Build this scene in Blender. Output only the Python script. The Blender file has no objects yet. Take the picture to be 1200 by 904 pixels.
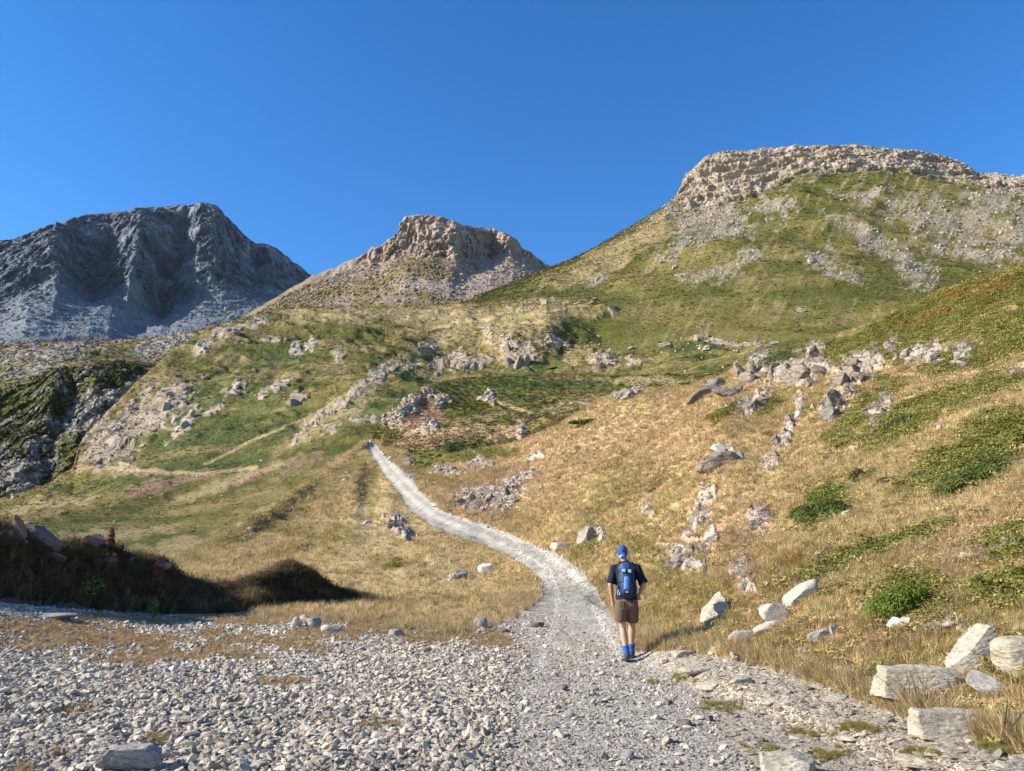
import bpy, bmesh, math, time
import numpy as np
from mathutils import Vector, Matrix, Euler

T0 = time.time()
scene = bpy.context.scene
COL = scene.collection
R = math.radians
rng = np.random.default_rng(7)

# ------------------------------------------------------------------ camera, sky, sun, exposure
EYE = 1.6
PITCH = math.atan(200 / 900)                      # the level line lies at 652 of 904
cam_d = bpy.data.cameras.new("camera")
cam_d.sensor_width = 36.0
cam_d.lens = 27.0
cam_d.clip_start = 0.05
cam_d.clip_end = 30000
cam = bpy.data.objects.new("camera", cam_d)
COL.objects.link(cam)
cam.location = (0, 0, EYE)
cam.rotation_euler = (math.pi / 2 + PITCH, 0, 0)
scene.camera = cam

HAZE = 0.8e-5
SUN_EL = R(28)
SUN_AZ = R(-97)                                  # compass from +Y, clockwise: on the left, a little behind
world = bpy.data.worlds.new("World")
scene.world = world
world.use_nodes = True
wn = world.node_tree.nodes
wl = world.node_tree.links
bg = wn["Background"]
sky = wn.new("ShaderNodeTexSky")
sky.sky_type = 'NISHITA'
sky.sun_disc = False
sky.sun_elevation = SUN_EL
sky.sun_rotation = SUN_AZ
sky.altitude = 2300
sky.air_density = 1.15
sky.dust_density = 0.0
sky.ozone_density = 3.0
hs = wn.new("ShaderNodeHueSaturation")
hs.inputs['Hue'].default_value = 0.505
hs.inputs['Saturation'].default_value = 1.30
hs.inputs['Value'].default_value = 1.24
wl.new(sky.outputs[0], hs.inputs['Color'])
wl.new(hs.outputs[0], bg.inputs[0])
bg.inputs[1].default_value = 0.1

sun_d = bpy.data.lights.new("sun", 'SUN')
sun_d.energy = 5.0
sun_d.angle = R(0.5)
sun_d.color = (1.0, 0.91, 0.78)
sun = bpy.data.objects.new("sun", sun_d)
COL.objects.link(sun)
sdir = Vector((math.sin(SUN_AZ) * math.cos(SUN_EL), math.cos(SUN_AZ) * math.cos(SUN_EL), math.sin(SUN_EL)))
sun.rotation_euler = sdir.to_track_quat('Z', 'Y').to_euler()

scene.view_settings.view_transform = 'Standard'
scene.view_settings.look = 'None'
scene.view_settings.exposure = 0.95
scene.view_settings.gamma = 1.0
scene.cycles.max_bounces = 5
scene.cycles.diffuse_bounces = 3
scene.cycles.transparent_max_bounces = 4

# ------------------------------------------------------------------ numbers: rays, noise
CP, SP = math.cos(PITCH), math.sin(PITCH)

def ray(px, py):
    x = (np.asarray(px, float) - 600) / 900
    y = -(np.asarray(py, float) - 452) / 900
    return x, CP - y * SP, SP + y * CP            # world direction

def ang(px, py):
    X, Y, Z = ray(px, py)
    return np.arctan2(X, Y), Z / np.hypot(X, Y)   # azimuth, tangent of elevation

def project(x, y, z):
    z = z - EYE
    d = y * CP + z * SP
    u = -y * SP + z * CP
    d = np.where(d < 0.05, 0.05, d)
    return 600 + 900 * x / d, 452 - 900 * u / d

def _h(ix, iy, iz, seed):
    h = (ix.astype(np.uint32) * np.uint32(374761393) + iy.astype(np.uint32) * np.uint32(668265263)
         + iz.astype(np.uint32) * np.uint32(2147483647) + np.uint32((seed * 974711 + 12345) & 0xffffffff))
    h = (h ^ (h >> np.uint32(13))) * np.uint32(1274126177)
    h = h ^ (h >> np.uint32(16))
    return (h & np.uint32(0xffff)).astype(np.float32) / np.float32(32767.5) - np.float32(1)

def noise(x, y, z=None, seed=0):
    """value noise -1..1"""
    x = np.asarray(x, np.float32); y = np.asarray(y, np.float32)
    fx = np.floor(x); fy = np.floor(y)
    ix = fx.astype(np.int64); iy = fy.astype(np.int64)
    tx = x - fx; ty = y - fy
    tx = tx * tx * tx * (tx * (tx * 6 - 15) + 10); ty = ty * ty * ty * (ty * (ty * 6 - 15) + 10)
    def plane(iz):
        a = _h(ix, iy, iz, seed); b = _h(ix + 1, iy, iz, seed)
        c = _h(ix, iy + 1, iz, seed); d = _h(ix + 1, iy + 1, iz, seed)
        e = a + (b - a) * tx; f = c + (d - c) * tx
        return e + (f - e) * ty
    if z is None:
        return plane(np.zeros_like(ix))
    z = np.asarray(z, np.float32)
    fz = np.floor(z); iz = fz.astype(np.int64)
    tz = z - fz; tz = tz * tz * (3 - 2 * tz)
    a = plane(iz); b = plane(iz + 1)
    return a + (b - a) * tz

def fbm(x, y, z=None, oct=4, seed=0, gain=.5, ridged=False):
    out = 0; amp = 1; tot = 0
    c, s = math.cos(.6), math.sin(.6)
    for k in range(oct):
        n = noise(x, y, z, seed + k * 17)
        if ridged:
            n = 1 - 2 * np.abs(n)
        out = out + n * amp; tot += amp; amp *= gain
        x, y = (x * c - y * s) * 2.03 + 11.3, (x * s + y * c) * 2.03 + 5.7
        if z is not None: z = z * 2.03 + 3.1
    return out / tot

def sstep(a, b, x):
    t = np.clip((x - a) / (b - a), 0, 1)
    return t * t * (3 - 2 * t)

def mix(a, b, m):
    return a + (np.asarray(b, np.float32) - a) * m[..., None]

# ------------------------------------------------------------------ tags and mesh helpers
def tag(o, label=None, cat=None, group=None, kind=None):
    if label: o['label'] = label
    if cat: o['category'] = cat
    if group: o['group'] = group
    if kind: o['kind'] = kind
    return o

def empty(name, loc, rz=0.0):
    o = bpy.data.objects.new(name, None)
    COL.objects.link(o)
    o.location = loc
    o.rotation_euler = (0, 0, rz)
    o.empty_display_size = .2
    return o

def mesh_np(name, V, F, cols=None, smooth=True):
    me = bpy.data.meshes.new(name)
    V = np.ascontiguousarray(V, np.float32); F = np.ascontiguousarray(F, np.int32)
    n, k = F.shape
    me.vertices.add(len(V)); me.vertices.foreach_set("co", V.ravel())
    me.loops.add(n * k); me.loops.foreach_set("vertex_index", F.ravel())
    me.polygons.add(n)
    me.polygons.foreach_set("loop_start", np.arange(0, n * k, k, dtype=np.int32))
    me.polygons.foreach_set("use_smooth", np.full(n, smooth))
    if cols is not None:
        at = me.attributes.new("Col", 'FLOAT_COLOR', 'POINT')
        c = np.ones((len(V), 4), np.float32); c[:, :3] = np.clip(cols, 0, 1)
        at.data.foreach_set("color", c.ravel())
    me.update(calc_edges=True)
    return me

def link(name, me, mat, parent=None):
    o = bpy.data.objects.new(name, me)
    COL.objects.link(o)
    if mat is not None and not me.materials: me.materials.append(mat)
    if parent is not None: o.parent = parent
    return o

# ------------------------------------------------------------------ materials
def newmat(name):
    m = bpy.data.materials.new(name); m.use_nodes = True
    nt = m.node_tree
    b = nt.nodes["Principled BSDF"]
    b.inputs['Roughness'].default_value = .9
    b.inputs['Specular IOR Level'].default_value = .15
    return m, nt, b

def terrain_mat(name, fine, bump_d, contrast=.35, spec=.1, stretch=(1, 1, 1), crack=0.0, crackscale=.1):
    """baked ground colour x world-space grain, with bump"""
    m, nt, b = newmat(name)
    N, L = nt.nodes, nt.links
    at = N.new("ShaderNodeAttribute"); at.attribute_name = "Col"
    tc = N.new("ShaderNodeTexCoord")
    mp = N.new("ShaderNodeMapping"); mp.inputs['Scale'].default_value = stretch
    L.new(tc.outputs['Object'], mp.inputs[0])
    n1 = N.new("ShaderNodeTexNoise"); n1.inputs['Scale'].default_value = fine; n1.inputs['Detail'].default_value = 6; n1.inputs['Roughness'].default_value = .7
    n2 = N.new("ShaderNodeTexNoise"); n2.inputs['Scale'].default_value = fine * .17; n2.inputs['Detail'].default_value = 4
    L.new(mp.outputs[0], n1.inputs['Vector']); L.new(mp.outputs[0], n2.inputs['Vector'])
    mr = N.new("ShaderNodeMapRange"); mr.inputs[1].default_value = .3; mr.inputs[2].default_value = .7
    mr.inputs[3].default_value = 1 - contrast; mr.inputs[4].default_value = 1 + contrast
    L.new(n1.outputs[0], mr.inputs[0])
    mr2 = N.new("ShaderNodeMapRange"); mr2.inputs[1].default_value = .3; mr2.inputs[2].default_value = .7
    mr2.inputs[3].default_value = 1 - contrast * .5; mr2.inputs[4].default_value = 1 + contrast * .5
    L.new(n2.outputs[0], mr2.inputs[0])
    mu = N.new("ShaderNodeMath"); mu.operation = 'MULTIPLY'
    L.new(mr.outputs[0], mu.inputs[0]); L.new(mr2.outputs[0], mu.inputs[1])
    vm = N.new("ShaderNodeVectorMath"); vm.operation = 'SCALE'
    L.new(at.outputs['Color'], vm.inputs[0]); L.new(mu.outputs[0], vm.inputs['Scale'])
    L.new(vm.outputs[0], b.inputs['Base Color'])
    bp = N.new("ShaderNodeBump"); bp.inputs['Strength'].default_value = 1; bp.inputs['Distance'].default_value = bump_d
    h = n1.outputs[0]
    if crack:
        vo = N.new("ShaderNodeTexVoronoi"); vo.inputs['Scale'].default_value = crackscale
        nd = N.new("ShaderNodeVectorMath"); nd.operation = 'MULTIPLY_ADD'
        nd.inputs[1].default_value = (1.2 / crackscale * .3,) * 3
        L.new(n2.outputs[1], nd.inputs[0]); L.new(mp.outputs[0], nd.inputs[2]); L.new(nd.outputs[0], vo.inputs['Vector'])
        ma = N.new("ShaderNodeMath"); ma.operation = 'MULTIPLY_ADD'; ma.inputs[1].default_value = crack
        L.new(vo.outputs['Distance'], ma.inputs[0]); L.new(h, ma.inputs[2]); h = ma.outputs[0]
    L.new(h, bp.inputs['Height']); L.new(bp.outputs[0], b.inputs['Normal'])
    b.inputs['Specular IOR Level'].default_value = spec
    return m

def rock_mat(name, light, dark, scale=3.0, bump=.03, stain=(.2, .17, .12), inst=False, wave=0):
    m, nt, b = newmat(name)
    N, L = nt.nodes, nt.links
    tc = N.new("ShaderNodeTexCoord")
    n1 = N.new("ShaderNodeTexNoise"); n1.inputs['Scale'].default_value = scale; n1.inputs['Detail'].default_value = 8; n1.inputs['Roughness'].default_value = .65
    n2 = N.new("ShaderNodeTexNoise"); n2.inputs['Scale'].default_value = scale * 9; n2.inputs['Detail'].default_value = 4
    mp = N.new("ShaderNodeMapping"); mp.inputs['Scale'].default_value = (1, 1, 2.6); mp.inputs['Rotation'].default_value = (.3, .25, 0)
    L.new(tc.outputs['Object'], mp.inputs[0])
    L.new(mp.outputs[0], n1.inputs['Vector']); L.new(mp.outputs[0], n2.inputs['Vector'])
    cr = N.new("ShaderNodeValToRGB")
    e = cr.color_ramp.elements
    e[0].position = .33; e[0].color = (*dark, 1); e[1].position = .62; e[1].color = (*light, 1)
    k = e.new(.45); k.color = tuple((a * .55 + c * .45) for a, c in zip(light, dark)) + (1,)
    L.new(n1.outputs[0], cr.inputs[0])
    cr2 = N.new("ShaderNodeValToRGB"); e = cr2.color_ramp.elements
    e[0].position = .52; e[0].color = (0, 0, 0, 1); e[1].position = .62; e[1].color = (1, 1, 1, 1)
    L.new(n2.outputs[0], cr2.inputs[0])
    mx = N.new("ShaderNodeMix"); mx.data_type = 'RGBA'
    ms = N.new("ShaderNodeMath"); ms.operation = 'MULTIPLY'; ms.inputs[1].default_value = .7
    L.new(cr2.outputs[0], ms.inputs[0]); L.new(ms.outputs[0], mx.inputs[0])
    L.new(cr.outputs[0], mx.inputs[6]); mx.inputs[7].default_value = (*stain, 1)
    out = mx.outputs[2]
    if inst:
        at = N.new("ShaderNodeAttribute"); at.attribute_type = 'INSTANCER'; at.attribute_name = "tint"
        vm = N.new("ShaderNodeVectorMath"); vm.operation = 'MULTIPLY'
        L.new(out, vm.inputs[0]); L.new(at.outputs['Vector'], vm.inputs[1]); out = vm.outputs[0]
    L.new(out, b.inputs['Base Color'])
    if wave:                                       # beds and cracks
        vo = N.new("ShaderNodeTexVoronoi"); vo.feature = 'DISTANCE_TO_EDGE'; vo.inputs['Scale'].default_value = wave
        nd = N.new("ShaderNodeVectorMath"); nd.operation = 'MULTIPLY_ADD'; nd.inputs[1].default_value = (.5 / wave,) * 3
        L.new(n1.outputs[1], nd.inputs[0]); L.new(mp.outputs[0], nd.inputs[2]); L.new(nd.outputs[0], vo.inputs['Vector'])
        vr = N.new("ShaderNodeMapRange"); vr.inputs[1].default_value = 0.0; vr.inputs[2].default_value = .09; vr.inputs[3].default_value = .35; vr.inputs[4].default_value = 1
        L.new(vo.outputs['Distance'], vr.inputs[0])
        vs = N.new("ShaderNodeVectorMath"); vs.operation = 'SCALE'; L.new(out, vs.inputs[0]); L.new(vr.outputs[0], vs.inputs['Scale'])
        L.new(vs.outputs[0], b.inputs['Base Color'])
    bp = N.new("ShaderNodeBump"); bp.inputs['Strength'].default_value = 1; bp.inputs['Distance'].default_value = bump
    ad = N.new("ShaderNodeMath"); ad.operation = 'MULTIPLY_ADD'; ad.inputs[1].default_value = .25
    L.new(n2.outputs[0], ad.inputs[0]); L.new(n1.outputs[0], ad.inputs[2])
    L.new(ad.outputs[0], bp.inputs['Height']); L.new(bp.outputs[0], b.inputs['Normal'])
    return m

def leaf_mat(name, col=None, var=.3, rough=.7, scale=6, transl=.25):
    """leaf or blade: instance tint (col None) or fixed colour, with noise variation"""
    m, nt, b = newmat(name)
    N, L = nt.nodes, nt.links
    tc = N.new("ShaderNodeTexCoord")
    n1 = N.new("ShaderNodeTexNoise"); n1.inputs['Scale'].default_value = scale
    L.new(tc.outputs['Object'], n1.inputs['Vector'])
    mr = N.new("ShaderNodeMapRange"); mr.inputs[1].default_value = .3; mr.inputs[2].default_value = .7
    mr.inputs[3].default_value = 1 - var; mr.inputs[4].default_value = 1 + var
    L.new(n1.outputs[0], mr.inputs[0])
    vm = N.new("ShaderNodeVectorMath"); vm.operation = 'SCALE'
    if col is None:
        at = N.new("ShaderNodeAttribute"); at.attribute_type = 'INSTANCER'; at.attribute_name = "tint"
        L.new(at.outputs['Vector'], vm.inputs[0])
    else:
        vm.inputs[0].default_value = col
    L.new(mr.outputs[0], vm.inputs['Scale'])
    L.new(vm.outputs[0], b.inputs['Base Color'])
    b.inputs['Roughness'].default_value = rough
    if transl:
        tr = N.new("ShaderNodeBsdfTranslucent"); L.new(vm.outputs[0], tr.inputs[0])
        ms = N.new("ShaderNodeMixShader"); ms.inputs[0].default_value = transl
        L.new(b.outputs[0], ms.inputs[1]); L.new(tr.outputs[0], ms.inputs[2])
        L.new(ms.outputs[0], N["Material Output"].inputs[0])
    return m

def cloth_mat(name, col, var=.25, scale=30, bump=.004, rough=.85, spec=.2):
    m, nt, b = newmat(name)
    N, L = nt.nodes, nt.links
    tc = N.new("ShaderNodeTexCoord")
    n1 = N.new("ShaderNodeTexNoise"); n1.inputs['Scale'].default_value = scale; n1.inputs['Detail'].default_value = 5
    L.new(tc.outputs['Object'], n1.inputs['Vector'])
    mr = N.new("ShaderNodeMapRange"); mr.inputs[1].default_value = .3; mr.inputs[2].default_value = .7
    mr.inputs[3].default_value = 1 - var; mr.inputs[4].default_value = 1 + var
    L.new(n1.outputs[0], mr.inputs[0])
    vm = N.new("ShaderNodeVectorMath"); vm.operation = 'SCALE'; vm.inputs[0].default_value = col
    L.new(mr.outputs[0], vm.inputs['Scale']); L.new(vm.outputs[0], b.inputs['Base Color'])
    bp = N.new("ShaderNodeBump"); bp.inputs['Distance'].default_value = bump
    L.new(n1.outputs[0], bp.inputs['Height']); L.new(bp.outputs[0], b.inputs['Normal'])
    b.inputs['Roughness'].default_value = rough
    b.inputs['Specular IOR Level'].default_value = spec
    return m

# ------------------------------------------------------------------ lofted terrain
def pchip(vals, seg, rows):
    """vals (L, C): monotone cubic through the lines, rows[k] steps in segment k"""
    d = np.diff(vals, axis=0)
    m = np.zeros_like(vals)
    a, b = d[:-1], d[1:]
    ok = (a * b) > 0
    m[1:-1] = np.where(ok, 2 * a * b / np.where(ok, a + b, 1), 0)
    m[0] = d[0]; m[-1] = d[-1]
    out = []
    for k in range(len(vals) - 1):
        n = rows[k]
        t = (np.arange(n) / n)[:, None]
        out.append((2 * t**3 - 3 * t**2 + 1) * vals[k] + (t**3 - 2 * t**2 + t) * m[k]
                   + (-2 * t**3 + 3 * t**2) * vals[k + 1] + (t**3 - t**2) * m[k + 1])
    out.append(vals[-1:])
    return np.concatenate(out, 0)

def blur1(v, n):
    for _ in range(n):
        v = np.concatenate([v[:1], (v[:-2] + 2 * v[1:-1] + v[2:]) / 4, v[-1:]])
    return v

class Layer: pass

def loft(lines, rows, A, smooth=2, back=(1.12, .12), zfrom=99):
    """lines far -> near, each a list of (px, py or ('z', z), r)"""
    rr, zz = [], []
    for ln in lines:
        a, r, z = [], [], []
        for px, py, ri in ln:
            if isinstance(py, tuple):
                ai = math.atan2((px - 600) / 900, 1.0) if len(py) < 3 else ang(px, py[2])[0]; zi = py[1]
            else:
                ai, t = ang(px, py); zi = EYE + ri * float(t)
            a.append(float(ai)); r.append(math.log(ri)); z.append(zi)
        o = np.argsort(a)
        a = np.array(a)[o]; r = np.array(r)[o]; z = np.array(z)[o]
        rr.append(blur1(np.interp(A, a, r), smooth)); zz.append(blur1(np.interp(A, a, z), smooth))
    rr = np.array(rr); zz = np.array(zz)
    if back:
        rb = rr[0] + math.log(back[0]); zb = zz[0] - back[1] * np.exp(rr[0])
        rr = np.vstack([rb[None], rr]); zz = np.vstack([zb[None], zz])
        rows = [back[2] if len(back) > 2 else 6] + rows
    r = np.exp(pchip(rr, None, rows))
    tt = (zz - EYE) / np.exp(rr)                   # between lines the sight angle runs smoothly, so crests stay where they are
    z = EYE + r * pchip(tt, None, rows)
    if zfrom < 99:                                 # near the eye the height itself does
        k = sum(rows[:zfrom]); z[k:] = pchip(zz, None, rows)[k:]
    S = Layer()
    S.r = r.astype(np.float32)
    S.a = np.broadcast_to(A, r.shape).astype(np.float32)
    S.x = (r * np.sin(A)).astype(np.float32); S.y = (r * np.cos(A)).astype(np.float32); S.z = z.astype(np.float32)
    S.v = np.interp(np.arange(r.shape[0]), np.cumsum([0] + rows), np.arange(len(rows) + 1))[:, None] * np.ones_like(r)
    S.px, S.py = project(S.x, S.y, S.z)
    S.px = S.px.astype(np.float32); S.py = S.py.astype(np.float32)
    return S

def push(S, dr):
    """move radially"""
    S.x = S.x + np.sin(S.a) * dr; S.y = S.y + np.cos(S.a) * dr

def finish(S, name, mat, wrap=False, kind='structure'):
    nr, nc = S.x.shape
    V = np.stack([S.x, S.y, S.z], -1).reshape(-1, 3)
    i = np.arange(nr * nc).reshape(nr, nc)
    a, b, c, d = i[:-1, :-1], i[:-1, 1:], i[1:, 1:], i[1:, :-1]
    F = np.stack([a, d, c, b], -1).reshape(-1, 4)
    if wrap:
        F = np.concatenate([F, np.stack([i[:-1, -1], i[1:, -1], i[1:, 0], i[:-1, 0]], -1)])
    me = mesh_np(name, V, F, S.col.reshape(-1, 3))
    S.ob = link(name, me, mat)
    S.ob['kind'] = kind
    return S.ob

def blob(S, blobs, edge=.35, nz=.45, sc=14.0, seed=3):
    """soft patches: (cx, cy, rx, ry, degrees) laid on the surface, edges frayed"""
    px = S.px + 6 * noise(S.px / 9, S.py / 9, seed=seed + 5)
    py = S.py + 3 * noise(S.px / 9, S.py / 9, seed=seed + 6)
    n = fbm(S.px / sc, S.py / sc * 1.6, oct=3, seed=seed)
    out = np.zeros_like(S.px)
    for cx, cy, rx, ry, rot in blobs:
        c, s = math.cos(R(rot)), math.sin(R(rot))
        dx, dy = px - cx, py - cy
        q = np.hypot((dx * c + dy * s) / rx, (-dx * s + dy * c) / ry)
        out = np.maximum(out, sstep(-edge, edge, 1 - q + n * nz))
    return out.astype(np.float32)

def inpoly(px, py, poly):
    inside = np.zeros(px.shape, bool)
    n = len(poly)
    for k in range(n):
        x1, y1 = poly[k]; x2, y2 = poly[(k + 1) % n]
        if y1 == y2: continue
        c = ((y1 > py) != (y2 > py)) & (px < (x2 - x1) * (py - y1) / (y2 - y1) + x1)
        inside ^= c
    return inside

def polydist(px, py, poly, closed=True):
    """signed: positive inside, px"""
    d = np.full(px.shape, 1e9, np.float32)
    n = len(poly)
    for k in range(n if closed else n - 1):
        x1, y1 = poly[k]; x2, y2 = poly[(k + 1) % n]
        vx, vy = x2 - x1, y2 - y1
        t = np.clip(((px - x1) * vx + (py - y1) * vy) / (vx * vx + vy * vy + 1e-9), 0, 1)
        d = np.minimum(d, np.hypot(px - x1 - t * vx, py - y1 - t * vy))
    if closed:
        return np.where(inpoly(px, py, poly), d, -d)
    return d

STRAW = np.array((.43, .33, .165), np.float32)
PALE = np.array((.58, .45, .23), np.float32)
BROWN = np.array((.33, .215, .135), np.float32)
OLIVE = np.array((.185, .15, .045), np.float32)
GREEN = np.array((.10, .103, .022), np.float32)
BRIGHT = np.array((.085, .12, .024), np.float32)
DARKG = np.array((.05, .07, .022), np.float32)
ROCK = np.array((.38, .315, .24), np.float32)
PALEROCK = np.array((.52, .45, .35), np.float32)
GREYROCK = np.array((.28, .25, .22), np.float32)
SLATE = np.array((.165, .178, .195), np.float32)
RUST = np.array((.33, .19, .14), np.float32)
GRAVEL = np.array((.47, .455, .43), np.float32)
DIRT = np.array((.40, .345, .27), np.float32)

def azs(p0, p1, n, y=450):
    a0 = float(ang(p0, y)[0]); a1 = float(ang(p1, y)[0])
    return np.linspace(a0, a1, n)

def base(S, c):
    S.col = np.ones(S.x.shape + (3,), np.float32) * np.asarray(c, np.float32)

print("helpers", round(time.time() - T0, 1))
#==STRUCTURE==
# ------------------------------------------------------------------ the far grey mountain, left
A = loft([
    [(-400,345,3700),(-150,312,3650),(0,288,3600),(40,275,3560),(75,262,3560),(100,252,3760),(150,247,3700),(200,241,3720),(235,240,3560),(255,246,3600),(275,265,3800),(298,287,4050),(308,285,4060),(325,291,4200),(345,309,4300),(366,326,4350),(385,329,4400),(420,345,4100),(700,420,4200)],
    [(-400,372,3400),(-150,340,3350),(0,312,3250),(30,300,3150),(62,292,3020),(90,300,3330),(125,304,3500),(140,300,3330),(160,292,3120),(185,300,3350),(212,300,3480),(232,292,3250),(250,285,3200),(275,300,3520),(300,318,3850),(312,316,3760),(325,322,3900),(345,335,4050),(366,345,4100),(700,430,3900)],
    [(-400,400,3000),(-150,372,2950),(0,350,2900),(30,340,2850),(66,335,2760),(110,345,3180),(135,335,3080),(152,330,2860),(170,350,3050),(190,372,3260),(205,352,3150),(230,345,3000),(260,340,2980),(320,350,3100),(366,355,3300),(700,440,3500)],
    [(-400,425,2600),(-150,402,2500),(0,385,2450),(30,378,2350),(60,384,2350),(90,372,2500),(130,368,2600),(160,385,2650),(200,384,2650),(240,372,2700),(320,372,2700),(366,375,2800),(700,450,3000)],
    [(-400,450,2000),(0,420,2000),(100,415,2000),(240,412,2100),(366,410,2100),(700,470,2300)],
], [100, 90, 70, 40], azs(-330, 420, 620), smooth=1, back=(1.15, .1, 8))
cl = sstep(3.35, 2.6, A.v) * sstep(.9, 1.15, A.v)
rib = fbm(A.x / 90, A.y / 90, A.z / 260, oct=5, seed=4, ridged=True, gain=.55)
big = fbm(A.x / 330, A.y / 330, A.z / 500, oct=3, seed=9, ridged=True)
brk = fbm(A.x / 130, A.y / 130, A.z / 80, oct=6, seed=6, ridged=True, gain=.62)
fin = sstep(1.02, 1.35, A.v)
push(A, -(rib * 25 + big * 45 + brk * 80) * cl * fin - brk * 30 * (1 - cl) * fin)
rough = fbm(A.x / 60, A.y / 60, A.z / 60, oct=5, seed=14, gain=.6)
A.z += rough * (4 + 13 * cl * fin) * sstep(.8, 1.05, A.v) + 10 * fbm(A.x / 200, A.y / 200, oct=3, seed=2, ridged=True) * (1 - cl) * fin
base(A, SLATE * .9)
n1 = fbm(A.x / 120, A.y / 120, A.z / 60, oct=4, seed=31); n2 = fbm(A.x / 25, A.y / 25, A.z / 25, oct=3, seed=32)
A.col = mix(A.col, (.32, .315, .30), sstep(-.1, .5, n1 + .4 * n2))
A.col = mix(A.col, (.085, .095, .11), cl * sstep(-.1, .4, rib - n1) * .8)
A.col = mix(A.col, (.24, .24, .235), cl * sstep(.2, .6, brk + .3 * n2) * .4)  # paler spurs: sunlight put into the crag colour
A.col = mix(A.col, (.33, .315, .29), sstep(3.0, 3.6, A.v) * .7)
A.col = mix(A.col, (.17, .19, .12), sstep(.2, .5, n1) * sstep(2.5, 3.5, A.v) * .5)
A.col *= (1 + .25 * n2)[..., None]
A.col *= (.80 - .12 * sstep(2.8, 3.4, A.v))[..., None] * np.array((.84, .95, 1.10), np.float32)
m_slate = terrain_mat("slate_scree", .06, 9, .4)
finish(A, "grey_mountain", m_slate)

# ------------------------------------------------------------------ shrubby crag and moor, far left
B = loft([
    [(-400,440,1500),(0,404,1500),(60,402,1500),(120,400,1450),(165,398,1400),(210,392,1350),(260,380,1300),(330,372,1300),(420,372,1300)],
    [(-400,455,1250),(0,428,1250),(60,416,1200),(120,415,1150),(175,418,1150),(220,405,1150),(300,400,1100),(420,400,1100)],
    [(-400,475,1000),(0,458,980),(30,450,960),(60,436,930),(110,430,900),(150,430,900),(180,432,900),(230,420,900),(420,440,900)],
    [(-400,520,850),(0,492,870),(25,500,820),(60,470,800),(85,480,830),(110,470,790),(140,462,800),(180,460,800),(420,480,800)],
    [(-400,560,700),(0,540,740),(30,530,700),(60,530,730),(90,520,690),(120,520,690),(180,500,700),(420,520,700)],
    [(-400,620,560),(0,610,560),(180,600,560),(420,600,560)],
], [30, 35, 60, 60, 70], azs(-330, 420, 520), smooth=1, back=(1.1, .1, 5))
cl = sstep(2.7, 3.2, B.v)
rib = fbm(B.x / 24, B.y / 24, B.z / 40, oct=5, seed=41, ridged=True, gain=.6)
push(B, -(rib * 22) * cl)
B.z += fbm(B.x / 22, B.y / 22, oct=5, seed=43, gain=.6, ridged=True) * (3.5 + 2.5 * cl)
base(B, GREEN * .75)
n1 = fbm(B.x / 40, B.y / 40, B.z / 40, oct=4, seed=45); n2 = fbm(B.x / 7, B.y / 7, B.z / 7, oct=3, seed=46)
rk = sstep(.28, .7, n1 * .8 + n2 * .7 + rib * .35)
B.col = mix(B.col, OLIVE, sstep(3.1, 2.7, B.v) * .8)
B.col = mix(B.col, GREYROCK * .95, rk * cl)
B.col = mix(B.col, ROCK * .85, sstep(.05, .45, n1 + n2) * (1 - cl) * .6)
pr = blob(B, [(190,405,30,12,-20),(60,415,60,9,-5),(35,432,40,6,-20),(95,492,32,18,-25),(15,565,45,20,-20),(130,470,45,10,-5),(45,525,20,6,20)], sc=6, nz=.8)
B.col = mix(B.col, GREYROCK * 1.25, pr * sstep(-.5, .2, n2) * .85)
B.col = mix(B.col, GREEN, blob(B, [(100,418,35,6,-5),(10,437,25,5,0)]) * .8)
B.rk = np.maximum(rk * cl, pr)
m_crag = terrain_mat("crag_heath", .35, 1.6, .5)
finish(B, "shrubby_crag", m_crag)

# ------------------------------------------------------------------ the rocky peak in the middle
Cc = loft([
    [(200,420,1500),(330,346,1450),(365,325,1420),(385,318,1410),(400,311,1400),(418,302,1390),(430,297,1400),(436,290,1390),(445,291,1380),(455,283,1370),(466,276,1360),(468,264,1360),(474,256,1350),(490,252,1330),(505,253,1330),(520,257,1320),(535,262,1310),(545,265,1330),(560,269,1400),(575,269,1420),(585,273,1390),(597,277,1380),(606,283,1400),(611,290,1430),(622,299,1450),(634,307,1480),(660,330,1500),(760,370,1500)],
    [(200,430,1400),(330,354,1360),(400,328,1340),(445,310,1320),(462,300,1300),(475,292,1315),(490,298,1262),(510,300,1240),(535,303,1225),(543,306,1250),(560,302,1330),(577,299,1390),(585,298,1340),(598,297,1300),(606,302,1340),(620,306,1400),(634,314,1440),(760,375,1450)],
    [(200,440,1300),(330,362,1280),(400,344,1260),(445,330,1240),(475,318,1215),(500,318,1200),(530,322,1190),(545,326,1200),(575,318,1230),(600,310,1260),(634,320,1300),(760,380,1300)],
    [(200,450,1150),(330,375,1130),(400,372,1120),(500,365,1100),(600,360,1100),(760,390,1100)],
], [90, 60, 60], azs(260, 720, 560), smooth=0, back=(1.1, .15, 6))
cl = sstep(2.25, 1.9, Cc.v) * sstep(.9, 1.02, Cc.v) * sstep(400, 450, Cc.px)
rib = fbm(Cc.x / 30, Cc.y / 30, Cc.z / 75, oct=5, seed=51, ridged=True, gain=.6)
push(Cc, -(rib * 19) * (cl + .1) * sstep(1.0, 1.25, Cc.v))
sq = Cc.z / 20 + 1.2 * fbm(Cc.x / 70, Cc.y / 70, oct=3, seed=54)
push(Cc, (sstep(.0, .4, sq - np.floor(sq)) - (sq - np.floor(sq))) * 16 * cl * sstep(1.0, 1.25, Cc.v))
lumps = fbm(Cc.x / 22, Cc.y / 22, Cc.z / 22, oct=5, seed=52, gain=.6, ridged=True)
Cc.z += lumps * (2.0 + 3 * sstep(2.2, 1.2, Cc.v))
base(Cc, (.29, .225, .17))
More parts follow.
